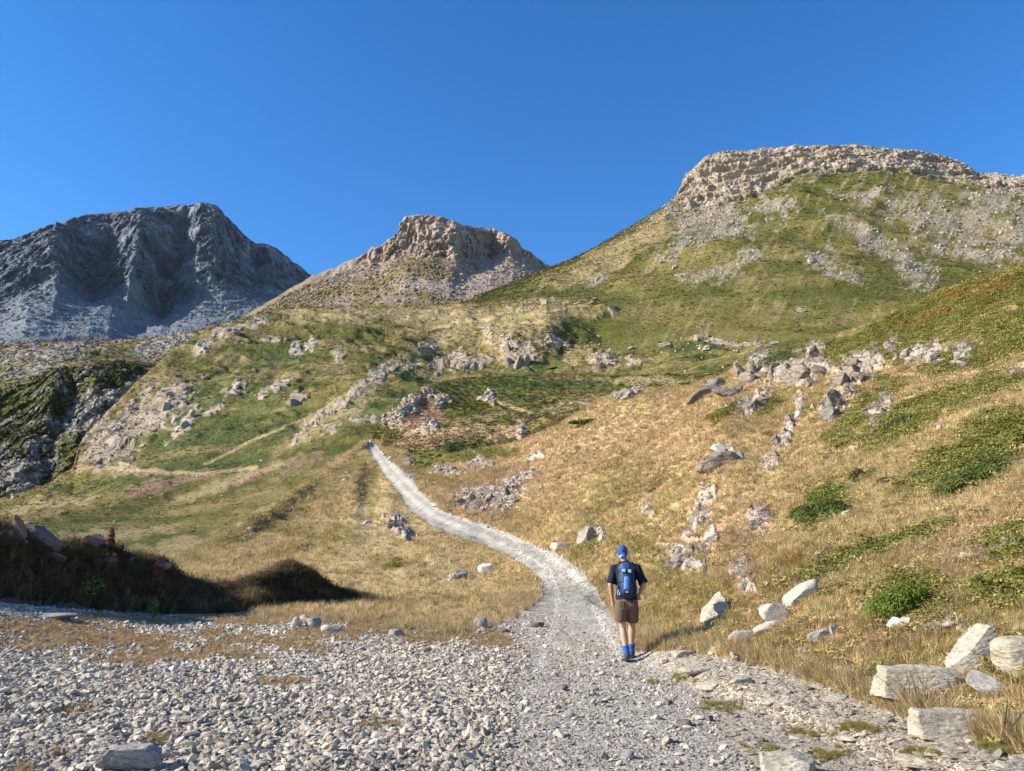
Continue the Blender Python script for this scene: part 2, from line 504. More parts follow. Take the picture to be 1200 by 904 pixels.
n1 = fbm(Cc.x / 45, Cc.y / 45, Cc.z / 20, oct=4, seed=55); n2 = fbm(Cc.x / 9, Cc.y / 9, Cc.z / 9, oct=3, seed=56)
Cc.col = mix(Cc.col, (.36, .295, .245), cl * sstep(-.3, .3, n1))
Cc.col = mix(Cc.col, (.25, .21, .18), sstep(.1, .5, n2 + .3 * n1) * .7)
Cc.col = mix(Cc.col, OLIVE * .9, sstep(1.9, 2.6, Cc.v) * sstep(-.35, .15, n1 + .5 * n2) * .8 * sstep(600, 540, Cc.px))
Cc.col = mix(Cc.col, OLIVE * .9, sstep(400, 350, Cc.px) * .5)
Cc.col = mix(Cc.col, (.34, .27, .22), blob(Cc, [(585,310,50,14,-15),(520,335,50,8,0),(560,330,40,14,-20)]) * .8)
m_peak = terrain_mat("peak_rock", .2, 3, .38, crack=.3, crackscale=.09)
finish(Cc, "rocky_peak", m_peak)

# ------------------------------------------------------------------ the table-topped mountain, right
D = loft([
    [(450,400,900),(560,347,900),(600,331,900),(650,311,900),(672,303,900),(690,294,900),(715,280,900),(740,265,900),(768,248,900),(788,235,900),(796,222,910),(803,207,920),(815,195,930),(828,183,940),(850,177,940),(875,177,945),(900,174,950),(960,173,960),(1010,173,960),(1060,178,960),(1100,183,960),(1130,192,955),(1145,203,950),(1170,204,940),(1200,209,930),(1300,235,900),(1500,270,850)],
    [(450,405,850),(560,350,850),(650,316,850),(690,298,850),(740,271,850),(780,252,850),(800,250,848),(830,246,846),(870,240,850),(900,226,860),(940,208,868),(1000,204,868),(1060,206,868),(1130,218,862),(1200,232,850),(1300,255,820),(1500,300,770)],
    [(450,410,790),(560,352,790),(650,324,780),(690,312,770),(740,296,760),(800,280,740),(870,270,735),(940,262,735),(1000,262,735),(1060,268,730),(1130,285,720),(1200,290,700),(1500,350,640)],
    [(450,415,700),(560,354,700),(650,340,680),(740,335,620),(830,330,580),(900,325,565),(1000,320,560),(1100,330,560),(1200,340,550),(1500,390,500)],
    [(450,430,600),(560,362,600),(650,362,560),(740,378,480),(830,384,450),(950,392,430),(1100,392,420),(1200,395,420),(1500,430,400)],
    [(450,470,450),(650,430,420),(850,440,360),(1500,470,330)],
], [75, 75, 90, 70, 20], azs(520, 1480, 960), smooth=1, back=(1.15, .08, 6))
cl = sstep(2.05, 1.9, D.v) * sstep(.93, 1.03, D.v) * sstep(775, 810, D.px)
rib = fbm(D.x / 20, D.y / 20, D.z / 34, oct=5, seed=61, ridged=True, gain=.6)
gul = fbm(D.x / 70, D.y / 70, D.z / 200, oct=2, seed=67, ridged=True)
bed = fbm(D.x / 34, D.y / 34, D.z / 7, oct=4, seed=68, ridged=True)
fin = sstep(1.0, 1.3, D.v)
sq = D.z / 15 + 1.1 * fbm(D.x / 60, D.y / 60, oct=3, seed=64)
push(D, (sstep(.0, .4, sq - np.floor(sq)) - (sq - np.floor(sq))) * 13 * cl * fin)
push(D, -(rib * 8 + gul * 13 + bed * 4) * cl * fin - gul * 10 * sstep(1.9, 2.1, D.v) * sstep(4.5, 3.5, D.v))
D.z += fbm(D.x / 14, D.y / 14, D.z / 14, oct=5, seed=62, gain=.6) * (1.0 - .4 * cl) + fbm(D.x / 60, D.y / 60, oct=3, seed=63) * 4 * sstep(1.5, 2.5, D.v)
base(D, GREEN)
n1 = fbm(D.x / 50, D.y / 50, D.z / 50, oct=5, seed=65, gain=.6); n2 = fbm(D.x / 6, D.y / 6, D.z / 6, oct=3, seed=66)
dn = fbm(D.px / 5 + .12 * D.py, D.py / 30, oct=3, seed=69)
D.col = mix(D.col, OLIVE * 1.05, sstep(-.25, .35, n1) * .85)
D.col = mix(D.col, STRAW * .7, sstep(.1, .6, n1 * .6 + .4 * n2 + .8 * dn) * .55)
D.col = mix(D.col, (.29, .25, .19), sstep(.25, .6, dn + .3 * n2) * sstep(4.2, 2.0, D.v) * .5)
flank = sstep(820, 740, D.px + .2 * (D.py - 300)) * sstep(-60, 40, D.px - 640 + 0 * D.py)
D.col = mix(D.col, STRAW * .72, blob(D, [(735,288,75,13,-31),(700,318,60,7,-22),(780,262,26,14,-35)]) * .8)
scree = blob(D, [(835,258,52,26,8),(800,290,32,10,-25),(905,245,30,12,0),(1030,285,60,9,25),(1075,318,26,14,28),(960,302,20,12,0),(985,318,30,9,15),(1120,262,85,22,14),(1180,250,50,34,12),(880,300,12,8,0),(1150,300,60,8,12),(1010,232,26,8,0),(700,330,12,6,-20),(840,322,30,9,-10)], sc=9, nz=.9)
D.col = mix(D.col, (.31, .265, .205), scree * sstep(-.5, .5, n2 + 1.2 * dn + .25) * .8)
foot = cl * sstep(-.5, .1, 1.0 - sstep(1.75, 2.05, D.v + .35 * n1) - .3)
topc = np.maximum(cl * sstep(2.1, 1.8, D.v + .3 * n1), 0)
D.col = mix(D.col, (.36, .295, .225), topc)
D.col = mix(D.col, (.22, .18, .145), topc * sstep(.0, .5, -rib + .3 * n2) * .75)
D.col = mix(D.col, (.42, .36, .28), topc * sstep(-.1, .6, n1) * .6)
D.rk = np.maximum(scree, topc)
m_mesa = terrain_mat("mesa_ground", .5, 1.2, .36, crack=.25, crackscale=.16)
finish(D, "mesa_mountain", m_mesa)

# ------------------------------------------------------------------ the green hillside and the valley floor
E = loft([
    [(-400,600,420),(-100,590,340),(0,584,330),(60,567,330),(86,549,335),(92,522,360),(108,502,390),(140,470,430),(170,441,480),(200,412,520),(235,392,560),(262,380,590),(290,370,620),(330,363,650),(400,361,680),(470,360,700),(520,357,700),(580,356,680),(620,355,650),(650,349,620),(690,347,600),(730,352,590),(760,364,570),(800,370,560),(860,376,540),(960,392,500),(1100,410,420),(1300,420,380)],
    [(-400,620,350),(0,597,300),(88,562,310),(104,540,320),(160,500,370),(230,455,420),(300,420,470),(400,398,500),(470,392,520),(520,390,520),(560,386,510),(600,388,470),(640,388,462),(680,392,470),(750,398,470),(830,404,440),(960,420,380),(1300,440,300)],
    [(-400,640,250),(0,610,240),(100,585,250),(160,550,270),(230,510,300),(300,475,330),(380,450,350),(430,438,365),(470,436,380),(510,440,420),(560,440,430),(600,438,425),(660,432,430),(700,436,400),(760,432,370),(800,428,350),(960,440,260),(1300,460,220)],
    [(-400,655,180),(0,628,170),(100,612,170),(200,592,190),(280,560,210),(350,520,230),(400,495,240),(450,485,250),(520,478,250),(700,480,220),(1000,490,180),(1300,500,150)],
    [(-400,670,110),(0,650,110),(100,640,112),(200,628,115),(300,608,125),(380,570,145),(430,540,160),(520,525,160),(700,510,150),(1300,520,120)],
    [(-400,692,60),(0,684,60),(200,676,60),(300,664,65),(430,620,90),(700,580,100),(1300,580,90)],
], [80, 90, 80, 55, 35], azs(-330, 1150, 1240), smooth=2, back=(1.1, .06, 6))
n0 = fbm(E.x / 70, E.y / 70, oct=3, seed=71, ridged=True)
nm = fbm(E.x / 22, E.y / 22, oct=4, seed=72)
# ribs that run down to the left, like the photograph's
u = (E.x * .55 + E.y * .83)
w = (-E.x * .83 + E.y * .55)
dg = fbm(u / 26 + .6 * nm, w / 90, oct=4, seed=73, ridged=True)
fade = sstep(1.0, 1.35, E.v) * sstep(70, 260, E.r)
amp = np.minimum(E.r / 300, 1.5)
E.z += (n0 * 3.2 + dg * 2.6 + nm * 1.4) * amp * fade
E.px, E.py = project(E.x, E.y, E.z)
rocks_E = [(190,478,50,24,-35),(128,518,34,38,-60),(150,490,40,14,-45),(172,462,18,10,-40),(320,455,26,7,-25),(352,466,16,8,-10),
    (275,455,13,10,-35),(345,408,8,12,0),(365,405,6,12,0),(395,416,8,10,-10),(320,398,16,4,-10),(395,475,70,6,-38),(440,443,18,10,-40),(465,431,28,4,-2),(484,430,12,5,0),
    (512,425,10,14,0),(537,423,17,13,0),(500,408,14,5,0),(572,392,5,16,10),(566,424,9,9,0),(592,410,12,22,0),(612,408,24,16,0),(650,402,22,8,20),(706,422,20,11,0),(748,424,14,6,0),
    (726,368,13,5,15),(625,352,20,4,0),(612,362,18,3,0),(690,352,8,3,0),(662,355,7,3,0),(780,402,12,5,0),(720,410,8,5,-5),(840,392,90,5,4),(860,402,60,4,5),(800,380,50,4,0),(900,412,20,4,-20),
    (215,500,30,8,-50),(250,478,14,6,-30),(420,492,24,4,0),(460,500,14,8,0),(388,502,12,6,-20),(350,512,16,5,-40),(265,388,20,8,-20),(300,378,24,6,-12),(240,405,18,8,-45)]
rk = blob(E, [(a_, b_, c_ * .8, d_ * .7, e_) for a_, b_, c_, d_, e_ in rocks_E], sc=6, nz=1.0, edge=.3)
stepn = fbm(E.x / 7, E.y / 7, E.z / 7, oct=4, seed=75, gain=.6, ridged=True)
push(E, -rk * (.3 + 1.1 * stepn) * amp * .9)
E.z += (fbm(E.x / 2.6, E.y / 2.6, oct=3, seed=76) * .35 + fbm(E.x / 7, E.y / 7, oct=3, seed=77, ridged=True) * .4) * fade * amp + rk * (.25 * stepn) * amp * fade
base(E, GREEN)
n1 = fbm(E.x / 45, E.y / 45, oct=5, seed=78, gain=.6); n2 = fbm(E.x / 3, E.y / 3, E.z / 3, oct=3, seed=79)
st = fbm(u / 9 + nm, w / 60, oct=4, seed=80)
E.col = mix(E.col, OLIVE, sstep(-.35, .25, n1 + st * .6))
E.col = mix(E.col, STRAW * .66, sstep(.1, .6, st + .45 * n2 + .3 * n0) * .7)
E.col = mix(E.col, DARKG * 1.15, sstep(.15, .5, -n1 - .5 * st + .3 * n2) * .6)
E.col = mix(E.col, BRIGHT * .9, blob(E, [(475,460,42,6,-40),(430,485,60,9,-25),(300,480,50,10,-30),(215,470,26,10,-50),(480,440,22,4,-50),(650,430,60,9,-10)]) * .6)
E.col = mix(E.col, GREEN * .72, blob(E, [(235,572,110,15,-10),(440,500,40,8,-10),(355,535,50,12,-12),(700,400,80,14,0),(130,600,90,8,-8),(720,380,60,8,0)]) * .7)
E.col = mix(E.col, STRAW * .82, blob(E, [(480,368,150,9,0),(410,372,40,6,0),(610,378,50,12,-5),(520,398,60,9,-25),(395,478,75,10,-38),(130,552,90,4,3),(100,630,110,7,-5),(270,565,80,6,-20),(320,612,60,14,-25),(420,470,30,10,-40),(50,592,60,5,-8),(230,640,120,12,-10),(820,385,90,8,0),(680,418,30,10,-20),(250,400,30,9,-30),(330,590,40,8,-20),(560,375,60,4,-10)]) * .68)
E.col = mix(E.col, RUST * .95, blob(E, [(205,566,58,5,-14),(165,575,26,5,-30),(360,540,22,4,-20),(300,560,30,4,-15),(150,552,50,3,2)], nz=.9) * .55)
for pl, wd in [([(120,548),(170,552),(240,556),(300,548)], 1.6), ([(500,388),(540,378),(600,372),(640,366),(690,356)], 1.3), ([(240,545),(300,515),(360,490),(420,455)], 1.2), ([(395,480),(430,450),(500,425)], 1.4), ([(560,384),(600,380),(640,376)], 1.0)]:
    dd = polydist(E.px + 2 * n2, E.py, pl, False)
    E.col = mix(E.col, PALE * .8, sstep(wd + 1, wd - .4, dd) * .7)
E.col = mix(E.col, np.array((.37, .29, .205), np.float32), rk * sstep(-.9, -.2, n2) * .92)
E.col = mix(E.col, PALEROCK * .8, rk * sstep(-.1, .5, stepn) * .6)
E.col = mix(E.col, GREYROCK * .6, rk * sstep(.1, .5, -stepn - n2 * .6) * .6)
E.col = mix(E.col, OLIVE, rk * sstep(.1, .5, n2 + .4 * n1) * .6)
E.col *= (.95 + .10 * n1[..., None] * 0)
E.rk = rk
m_hill = terrain_mat("heath_hillside", 1.1, .5, .38)
finish(E, "green_hillside", m_hill)

# ------------------------------------------------------------------ the green bench beyond the road's crest
H = loft([
    [(380,600,150),(420,545,150),(434,520,150),(440,508,152),(447,498,155),(462,477,165),(485,461,175),(500,451,190),(530,445,200),(560,443,210),(640,440,220),(720,441,220),(850,436,210),(950,432,190),(1100,440,170)],
    [(380,620,140),(425,560,142),(450,516,142),(480,492,150),(520,482,160),(600,476,165),(700,470,160),(850,452,150),(1100,460,120)],
    [(380,640,125),(430,560,130),(450,535,125),(500,530,112),(560,525,105),(600,515,98),(700,490,90),(850,460,80),(1100,480,70)],
    [(380,660,100),(430,600,110),(500,580,90),(700,540,75),(1100,540,60)],
], [50, 60, 15], azs(380, 1000, 640), smooth=2, back=(1.1, .05, 5))
nm = fbm(H.x / 9, H.y / 9, oct=4, seed=82)
H.z += nm * .9 * sstep(.8, 1.2, H.v) + fbm(H.x / 28, H.y / 28, oct=2, seed=83) * 1.8 * sstep(1, 1.5, H.v) + .25 * fbm(H.x / 1.3, H.y / 1.3, oct=2, seed=84)
H.px, H.py = project(H.x, H.y, H.z)
base(H, GREEN)
n1 = fbm(H.x / 18, H.y / 18, oct=4, seed=85); n2 = fbm(H.x / 1.6, H.y / 1.6, oct=3, seed=86)
H.col = mix(H.col, OLIVE, sstep(-.3, .4, n1 + .4 * n2))
H.col = mix(H.col, STRAW * .8, sstep(.15, .6, n1 * .7 + .7 * n2) * .6)
H.col = mix(H.col, BROWN * 1.15, blob(H, [(495,480,28,26,-50),(520,512,50,10,-8),(600,505,30,8,-25)]) * .85)
H.col = mix(H.col, STRAW * .9, blob(H, [(560,490,40,4,-8),(540,505,60,6,-5),(660,478,50,6,-10),(760,446,60,5,0)]) * .8)
H.col = mix(H.col, BRIGHT, blob(H, [(680,492,26,8,-22),(560,452,60,5,0),(640,452,90,6,0)]) * .7)
H.col = mix(H.col, DARKG * 1.3, blob(H, [(531,522,14,5,-12),(600,466,26,4,0),(640,450,70,3,0)]) * .7)
rk = blob(H, [(466,490,12,12,-50),(478,476,14,7,-40),(575,466,6,7,0),(520,470,12,6,-30),(612,512,5,14,15),(505,500,14,5,-10),(500,462,8,4,-10)], sc=6, nz=.7)
for pl, wd in [([(575,462),(580,470),(602,478),(622,485)], 1.6)]:
    H.col = mix(H.col, PALE * .85, sstep(wd + 1.2, wd - .4, polydist(H.px + 2 * n2, H.py, pl, False)) * .85)
H.col = mix(H.col, ROCK, rk * .8)
H.rk = rk
H.z += rk * .4 * (1 + fbm(H.x / 2, H.y / 2, oct=3, seed=87, ridged=True))
m_bench = terrain_mat("bench_heath", 3.0, .2, .4)
finish(H, "green_bench", m_bench)

# ------------------------------------------------------------------ the near ground: gravel pad, knoll, right-hand slope
Ain = np.linspace(R(-38.5), R(38.5), 1150)
side = np.concatenate([np.linspace(38.9, 60, 40), np.linspace(62, 180, 50)[:-1]])
AG = np.concatenate([-R(180) + 0 * side[:1], -R(1) * side[::-1], Ain, R(1) * side])
Z = lambda v: ('z', v)
ZR = [15, 20, 28, 38, 50, 63, 78, 94, 104, 125, 138, 150]
ZZ = [.25, .27, .45, 1.0, 2.0, 3.5, 5.9, 9.0, 11.5, 17, 20.5, 24]
def K(px, py, r):
    """a point of the knoll, its height from the distance"""
    return (px, ('z', float(np.interp(r, ZR, ZZ)), py), r)
G = loft([
    [(-400,700,34),(0,692,30),(150,684,36),(200,657,47),(250,632,56),(300,605,66),(330,590,80),(370,562,104),(400,538,125),(427,518,140),(445,519,140),(470,530,128),(500,531,114),(560,530,102),(600,522,94),(640,506,86),(670,489,80),(700,471,78),(740,456,76),(800,453,72),(850,441,68),(880,416,68),(930,402,70),(960,399,70),(1000,386,68),(1050,366,64),(1100,346,60),(1150,328,57),(1200,311,55),(1300,275,50),(1500,230,45)],
    [(-400,702,30),(0,694,26),(150,688,32),(200,670,40),K(300,622,57),K(335,603,73),K(370,582,92),K(400,555,112),K(427,524,136),(445,524,135),(500,546,104),(560,545,85),(600,556,74),(700,520,66),(780,500,58),(850,470,50),(900,462,49),(960,448,46),(1100,438,36),(1200,420,32),(1500,380,26)],
    [(-400,705,26),(0,697,22.5),(200,682,35),K(300,640,48),K(335,622,62),K(370,602,78),K(400,568,100),K(427,532,128),(445,530,128),(500,565,92),(560,580,72),(600,600,60),(700,600,42),(780,590,34),(850,560,29),(960,550,25),(1100,550,20),(1200,540,17.5),(1500,520,14)],
    [(-400,708,23),(0,699,20.5),(200,694,29),K(300,662,39),K(335,643,50),K(370,624,63),K(400,590,85),K(427,545,118),(453,537,118),(467,549,104),(500,583,80),(533,602,68),(567,612,62),(600,625,52),(633,639,43),(667,653,34),(700,665,29),(780,690,20),(850,690,15),(960,700,12),(1100,710,10.5),(1200,715,9.6),(1500,720,8.5)],
    [(-400,712,20),(0,702,18.8),(200,706,25),K(300,684,32.5),K(335,670,41),K(370,655,50),K(400,620,66),K(427,575,94),K(440,552,106),(453,562,100),(467,580,88),(480,598,78),(500,613,69),(533,628,59),(567,640,51),(600,653,43),(633,668,35),(667,680,29.5),(700,700,24),(740,715,19),(780,740,14.5),(850,768,11.2),(960,805,9.2),(1050,840,7.8),(1200,880,6.8),(1500,930,6)],
    [(-400,720,17.5),(0,708,17.5),(200,713,23),K(300,698,28.5),K(335,688,33),K(370,676,38),K(400,660,44),K(427,645,50),K(440,642,52),(480,642,51.5),(500,646,49.5),(560,663,42),(600,674,36),(633,686,31),(667,694,27),(700,708,21.5),(740,728,17),(780,752,13.4),(850,785,10.4),(960,822,8.6),(1050,855,7.4),(1200,895,6.5),(1500,945,5.7)],
    [(-400,730,15),(0,716,16),(200,722,20.5),(300,712,24),(430,702,26.5),(560,698,27),(620,700,26),(650,703,25),(700,722,19),(740,745,15),(780,768,12.2),(850,800,9.7),(960,840,8),(1050,870,7),(1200,910,6.2),(1500,960,5.4)],
    [(-400,Z(.42),11.5),(0,Z(.30),11.8),(300,Z(.12),12),(600,Z(0),12),(740,Z(0.0),11.5),(800,Z(.02),9.8),(960,Z(.03),7.3),(1200,Z(.06),5.5),(1500,Z(.1),4.8)],
    [(-400,Z(0.1),5.6),(600,Z(0),5.6),(800,Z(0),5.3),(1200,Z(0.03),4.8),(1500,Z(0.05),4.2)],
    [(-400,Z(0),2),(1500,Z(0),2)],
    [(-400,Z(0),.3),(1500,Z(0),.3)],
], [75, 105, 105, 62, 36, 30, 50, 70, 14, 3], AG, smooth=40, back=(1.1, .06, 5), zfrom=6)
behind = sstep(R(70), R(110), np.abs(G.a))
G.z *= (1 - behind)
uphill = sstep(600, 760, G.px)
slope = uphill
f = sstep(.9, 1.15, G.v)
nl = fbm(G.x / 7, G.y / 7, oct=3, seed=91)
nmid = fbm(G.x / 1.9, G.y / 1.9, oct=4, seed=92, gain=.6)
grassy = sstep(6.4, 4.8, G.v)
G.z += (nl * .42 + nmid * .17) * f * grassy * sstep(8, 22, G.r)
G.z += (nl * .06 + nmid * .035) * (1 - grassy) * sstep(3, 8, G.r)
G.px, G.py = project(G.x, G.y, G.z)
road = [(447,515),(437,517),(455,537),(468,547),(482,561),(500,584),(515,596),(533,604),(567,614),(600,626),(633,641),(660,652),(683,670),(700,691),(717,718),(735,756),(800,800),(900,930),(400,930),(520,760),(560,738),(612,722),(634,700),(633,682),(620,667),(600,654),(567,640),(533,628),(500,613),(480,597),(465,578),(453,560),(440,543),(426,522)]
nsm = noise(G.px / 7, G.py / 4, seed=93)
rd = polydist(G.px + 1.4 * nsm, G.py + .8 * noise(G.px / 9, G.py / 6, seed=94), road)
G.road = sstep(-1.6, 1.6, rd)
pad = [(-900,712),(0,706),(110,716),(200,728),(300,722),(440,728),(520,738),(600,728),(640,715),(720,760),(800,806),(900,930),(900,2600),(-900,2600)]
G.pad = sstep(-9, 9, polydist(G.px, G.py + 5 * nl, pad)) 
G.pad = np.maximum(G.pad, (G.r < 5.4) * 1.0)
shoulder = [(600,700),(740,752),(800,750),(850,764),(900,776),(960,796),(1030,822),(1110,852),(1220,880),(1700,960),(1700,2600),(600,2600)]
G.sh = sstep(-10, 10, polydist(G.px, G.py + 10 * nl, shoulder))
G.open = np.clip(np.maximum(np.maximum(G.road, G.pad), G.sh), 0, 1)
base(G, STRAW)
n1 = fbm(G.x / 4.5, G.y / 4.5, oct=4, seed=95); n2 = fbm(G.x / .6, G.y / .6, oct=3, seed=96)
far = fbm(G.px / 26, G.py / 16, oct=4, seed=97)
G.col = mix(G.col, PALE, sstep(.0, .6, far + .5 * n2) * .6)
G.col = mix(G.col, OLIVE * 1.3, sstep(.1, .6, n1 - .5 * far) * .65)
G.col = mix(G.col, BROWN * 1.15, blob(G, [(640,540,120,60,-25),(800,520,150,50,-18),(860,640,60,90,-20),(1140,640,90,40,-20),(600,560,60,30,0),(1080,440,90,14,-15),(1010,740,90,24,-10)], sc=22, nz=1.0) * .5)
G.col = mix(G.col, OLIVE * 1.15, blob(G, [(330,598,60,16,-32),(250,640,70,12,-24),(430,570,14,30,-30),(360,640,60,8,-14),(470,662,36,8,0),(1080,800,90,20,0),(900,760,70,12,0),(700,598,16,56,28),(735,570,14,40,32),(745,645,30,26,0),(790,660,44,18,10),(780,672,34,26,0),(830,700,40,20,0),(520,560,60,10,20)], sc=12, nz=.9) * .6)
greens = [(1130,357,110,26,-17),(1190,385,60,22,-10),(1040,392,70,12,-22),(1000,402,90,8,-22),(905,412,55,12,-10),(850,425,40,10,-15),(1110,470,110,13,-17),(1010,484,55,12,-42),(1130,545,62,24,-18),
    (1175,505,50,22,-12),(1060,502,50,14,-25),(965,592,34,16,-42),(1050,637,60,8,-20),(1000,655,50,7,-25),(1185,640,26,20,-10),
    (900,478,18,7,-30),(1140,420,60,12,-10),(1180,690,30,16,0),(1180,765,20,8,0),(462,660,12,6,-20),(690,640,10,8,0),(560,535,40,5,-8),(1070,700,40,22,0),(860,480,30,6,-20),(1090,385,110,20,-18),(930,395,30,8,-15)]
gm = blob(G, greens, sc=11, nz=.6, edge=.3)
G.col = mix(G.col, np.array((.17, .17, .04), np.float32), gm * .9)
G.col = mix(G.col, GREEN * .95, gm * sstep(.0, .5, n1 + n2 * .5) * .8)
G.col = mix(G.col, DARKG * 1.2, blob(G, [(1150,552,52,16,-18),(965,592,30,14,-42),(1120,430,30,5,-10),(1060,425,20,4,-15),(1010,560,22,5,-20),(1040,640,40,5,-20)], sc=8) * .75)
G.col = mix(G.col, np.array((.30, .14, .04), np.float32), blob(G, [(1150,340,50,8,-14),(1090,372,30,5,-18),(1060,425,14,3,-10),(880,690,6,4,0),(1110,690,10,10,0),(930,660,12,6,0)], sc=8) * .6)
rocks_G = [(892,426,22,22,0),(940,432,34,22,-8),(958,412,10,12,0),(1008,428,34,16,-10),(990,452,16,20,10),(978,478,12,14,20),(1030,482,11,24,20),(1048,402,8,8,0),(1090,414,32,12,0),(1130,414,18,8,-10),(885,470,24,9,-32),(940,470,8,14,10),(920,510,10,22,25),(905,545,14,10,-40),
    (735,460,24,6,-10),(575,582,40,20,-12),(610,562,30,6,-35),(628,535,14,5,-30),(558,545,14,9,0),(520,552,22,7,12),(480,540,11,8,30),(466,613,12,9,20),(474,628,8,8,0),(692,627,15,9,-10),(820,600,10,44,18),(800,655,26,12,30),(834,628,9,26,20),(890,610,15,16,-40),(868,668,10,18,10),(850,530,12,6,-30),
    (1195,432,16,5,-20),(1150,650,44,5,-10),(1110,735,26,7,-8),(880,690,8,12,0),(1100,500,10,5,0),(760,600,8,12,30)]
rk = blob(G, [(a_, b_, c_ * .85, d_ * .8, e_) for a_, b_, c_, d_, e_ in rocks_G], sc=8, nz=.95, edge=.3) * (1 - G.open)
G.col = mix(G.col, np.array((.37, .315, .27), np.float32), rk * .85)
G.col = mix(G.col, GREYROCK * .85, rk * sstep(.1, .6, n2 + far) * .6)
G.col = mix(G.col, PALEROCK * .9, rk * sstep(.2, .7, -n2 + n1) * .5)
G.rk = rk; G.gm = gm * (1 - G.open) * (1 - .95 * rk)
G.col = mix(G.col, DIRT * .95, G.sh * .95)
padc = np.ones_like(G.col) * np.array((.27, .245, .205), np.float32)
G.col = mix(G.col, padc, G.pad * .0) 
G.col = G.col + (padc - G.col) * (G.pad * (.9))[..., None]
dry = blob(G, [(120,748,150,9,2),(300,752,80,7,6),(390,742,60,8,0),(560,748,40,8,6),(330,800,30,5,0),(90,830,26,5,0),(450,850,30,6,0),(175,770,75,9,-2),(30,757,40,6,0),(270,765,40,5,10),(250,725,170,7,0),(60,735,80,6,0),(440,728,70,10,5),(500,745,60,9,8),(70,885,10,6,0),(188,868,18,7,0),(30,900,20,6,0)], sc=16, nz=.8) * G.pad
G.dry = dry
G.col = mix(G.col, DIRT * 1.05, dry * .85)
G.col = mix(G.col, np.array((.37, .345, .295), np.float32), G.road)
G.col = mix(G.col, np.array((.48, .44, .365), np.float32), G.road * sstep(26, 12, G.r))
ruts = np.maximum(sstep(5, 1, np.abs(polydist(G.px, G.py, [(433,520),(450,548),(475,578),(510,605),(560,626),(610,648),(645,668),(655,700),(640,760),(600,850),(560,930)], False))),
                  sstep(6, 1, np.abs(polydist(G.px, G.py, [(440,520),(460,545),(490,575),(520,598),(580,620),(640,646),(680,680),(705,730),(740,800),(780,904)], False))))
G.col *= (1 + .30 * (ruts - .45 + .5 * nsm) * G.road)[..., None]
strip = fbm(G.px / 16, G.py / 9, oct=3, seed=99)
G.col *= (1 + .10 * strip * G.road)[..., None]
G.col *= (1 - .14 * G.road * sstep(25, 60, G.r))[..., None]
sg = blob(G, [(850,828,18,5,0),(890,878,16,5,0),(970,885,20,6,0),(960,860,22,5,0),(1075,885,18,6,0),(1010,855,30,4,0),(760,800,10,2,0),(800,796,14,4,0),(1180,870,24,12,0)], sc=8, nz=.8) * G.sh
G.sg = sg * sstep(.3, .9, fbm(G.px / 5, G.py / 3, oct=2, seed=111) + .5)
G.col = mix(G.col, OLIVE * 1.3, sg * .7)
G.z += rk * (.06 + .20 * fbm(G.x / .9, G.y / .9, G.z / .9, oct=4, seed=98, ridged=True)) * np.clip(G.r / 30, .5, 1.6)
G.z -= .05 * G.road * sstep(20, 60, G.r)
m_ground = terrain_mat("dry_ground", 11.0, .02, .35)
finish(G, "ground", m_ground, wrap=True)

# ------------------------------------------------------------------ the dark spoil bank, left
M = loft([
    [(-500,690,17.0),(-250,668,17.6),(-100,640,18.6),(-30,620,19.6),(0,622,20.2),(30,630,20.6),(60,640,21),(100,645,21.8),(130,643,22.2),(150,655,22.6),(190,665,23.2),(215,682,23.8),(245,694,24.2),(275,694,24.6),(292,682,24.9),(306,676,25.3),(320,668,25.5),(334,664,25.7),(348,668,25.9),(362,678,26.1),(378,690,26.3),(392,697,26.5),(420,705,27),(450,712,27.4)],
    [(-500,700,16.0),(-250,680,16.6),(-100,655,17.8),(0,640,19.3),(60,656,20.2),(100,660,20.9),(150,672,21.9),(190,683,22.4),(215,695,23),(245,704,23.4),(275,707,23.8),(300,690,24.2),(320,670,24.8),(345,668,25.2),(366,683,25.5),(392,703,25.9),(420,709,26.5),(450,714,27)],
    [(-500,730,13),(-250,718,14.6),(-100,709,16.9),(0,700,18.5),(60,706,19.3),(110,712,19.9),(150,718,20.3),(200,723,20.9),(260,723,21.6),(300,716,22.8),(320,710,23.9),(350,711,24.4),(400,712,25.2),(440,712,25.9),(450,716,26)],
    [(-500,760,12),(0,712,17.5),(200,735,19.5),(300,726,21.5),(400,722,24),(450,726,25)],
], [26, 80, 10], azs(-480, 452, 560, 650), smooth=2, back=(1.09, .05, 14), zfrom=0)
n = fbm(M.x / 1.0, M.y / 1.0, M.z / 1.0, oct=5, seed=101, gain=.6, ridged=True)
n2 = fbm(M.x / 2.6, M.y / 2.6, M.z / 2.6, oct=2, seed=102)
on = sstep(.6, 1.1, M.v) * sstep(3.9, 3.0, M.v)
push(M, -(n * .42 + n2 * .5) * on * sstep(1.1, 1.5, M.v))
M.z += (n * .24 + n2 * .12) * on
M.px, M.py = project(M.x, M.y, M.z)
base(M, (.13, .09, .062))  # dark soil, darkened further for the bank's shade
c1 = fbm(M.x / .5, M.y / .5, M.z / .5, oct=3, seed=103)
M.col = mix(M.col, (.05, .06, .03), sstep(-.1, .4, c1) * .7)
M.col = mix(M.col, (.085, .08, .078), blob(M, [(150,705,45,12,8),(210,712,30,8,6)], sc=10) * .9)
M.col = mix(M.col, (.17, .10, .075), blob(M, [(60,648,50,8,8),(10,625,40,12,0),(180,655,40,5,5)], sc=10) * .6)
M.col = mix(M.col, STRAW * .6, blob(M, [(310,675,16,14,0),(300,690,12,8,0)], sc=8) * .9)  # straw cover, painted only on the pointed mound's sunlit side
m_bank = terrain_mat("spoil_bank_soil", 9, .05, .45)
finish(M, "spoil_bank", m_bank)

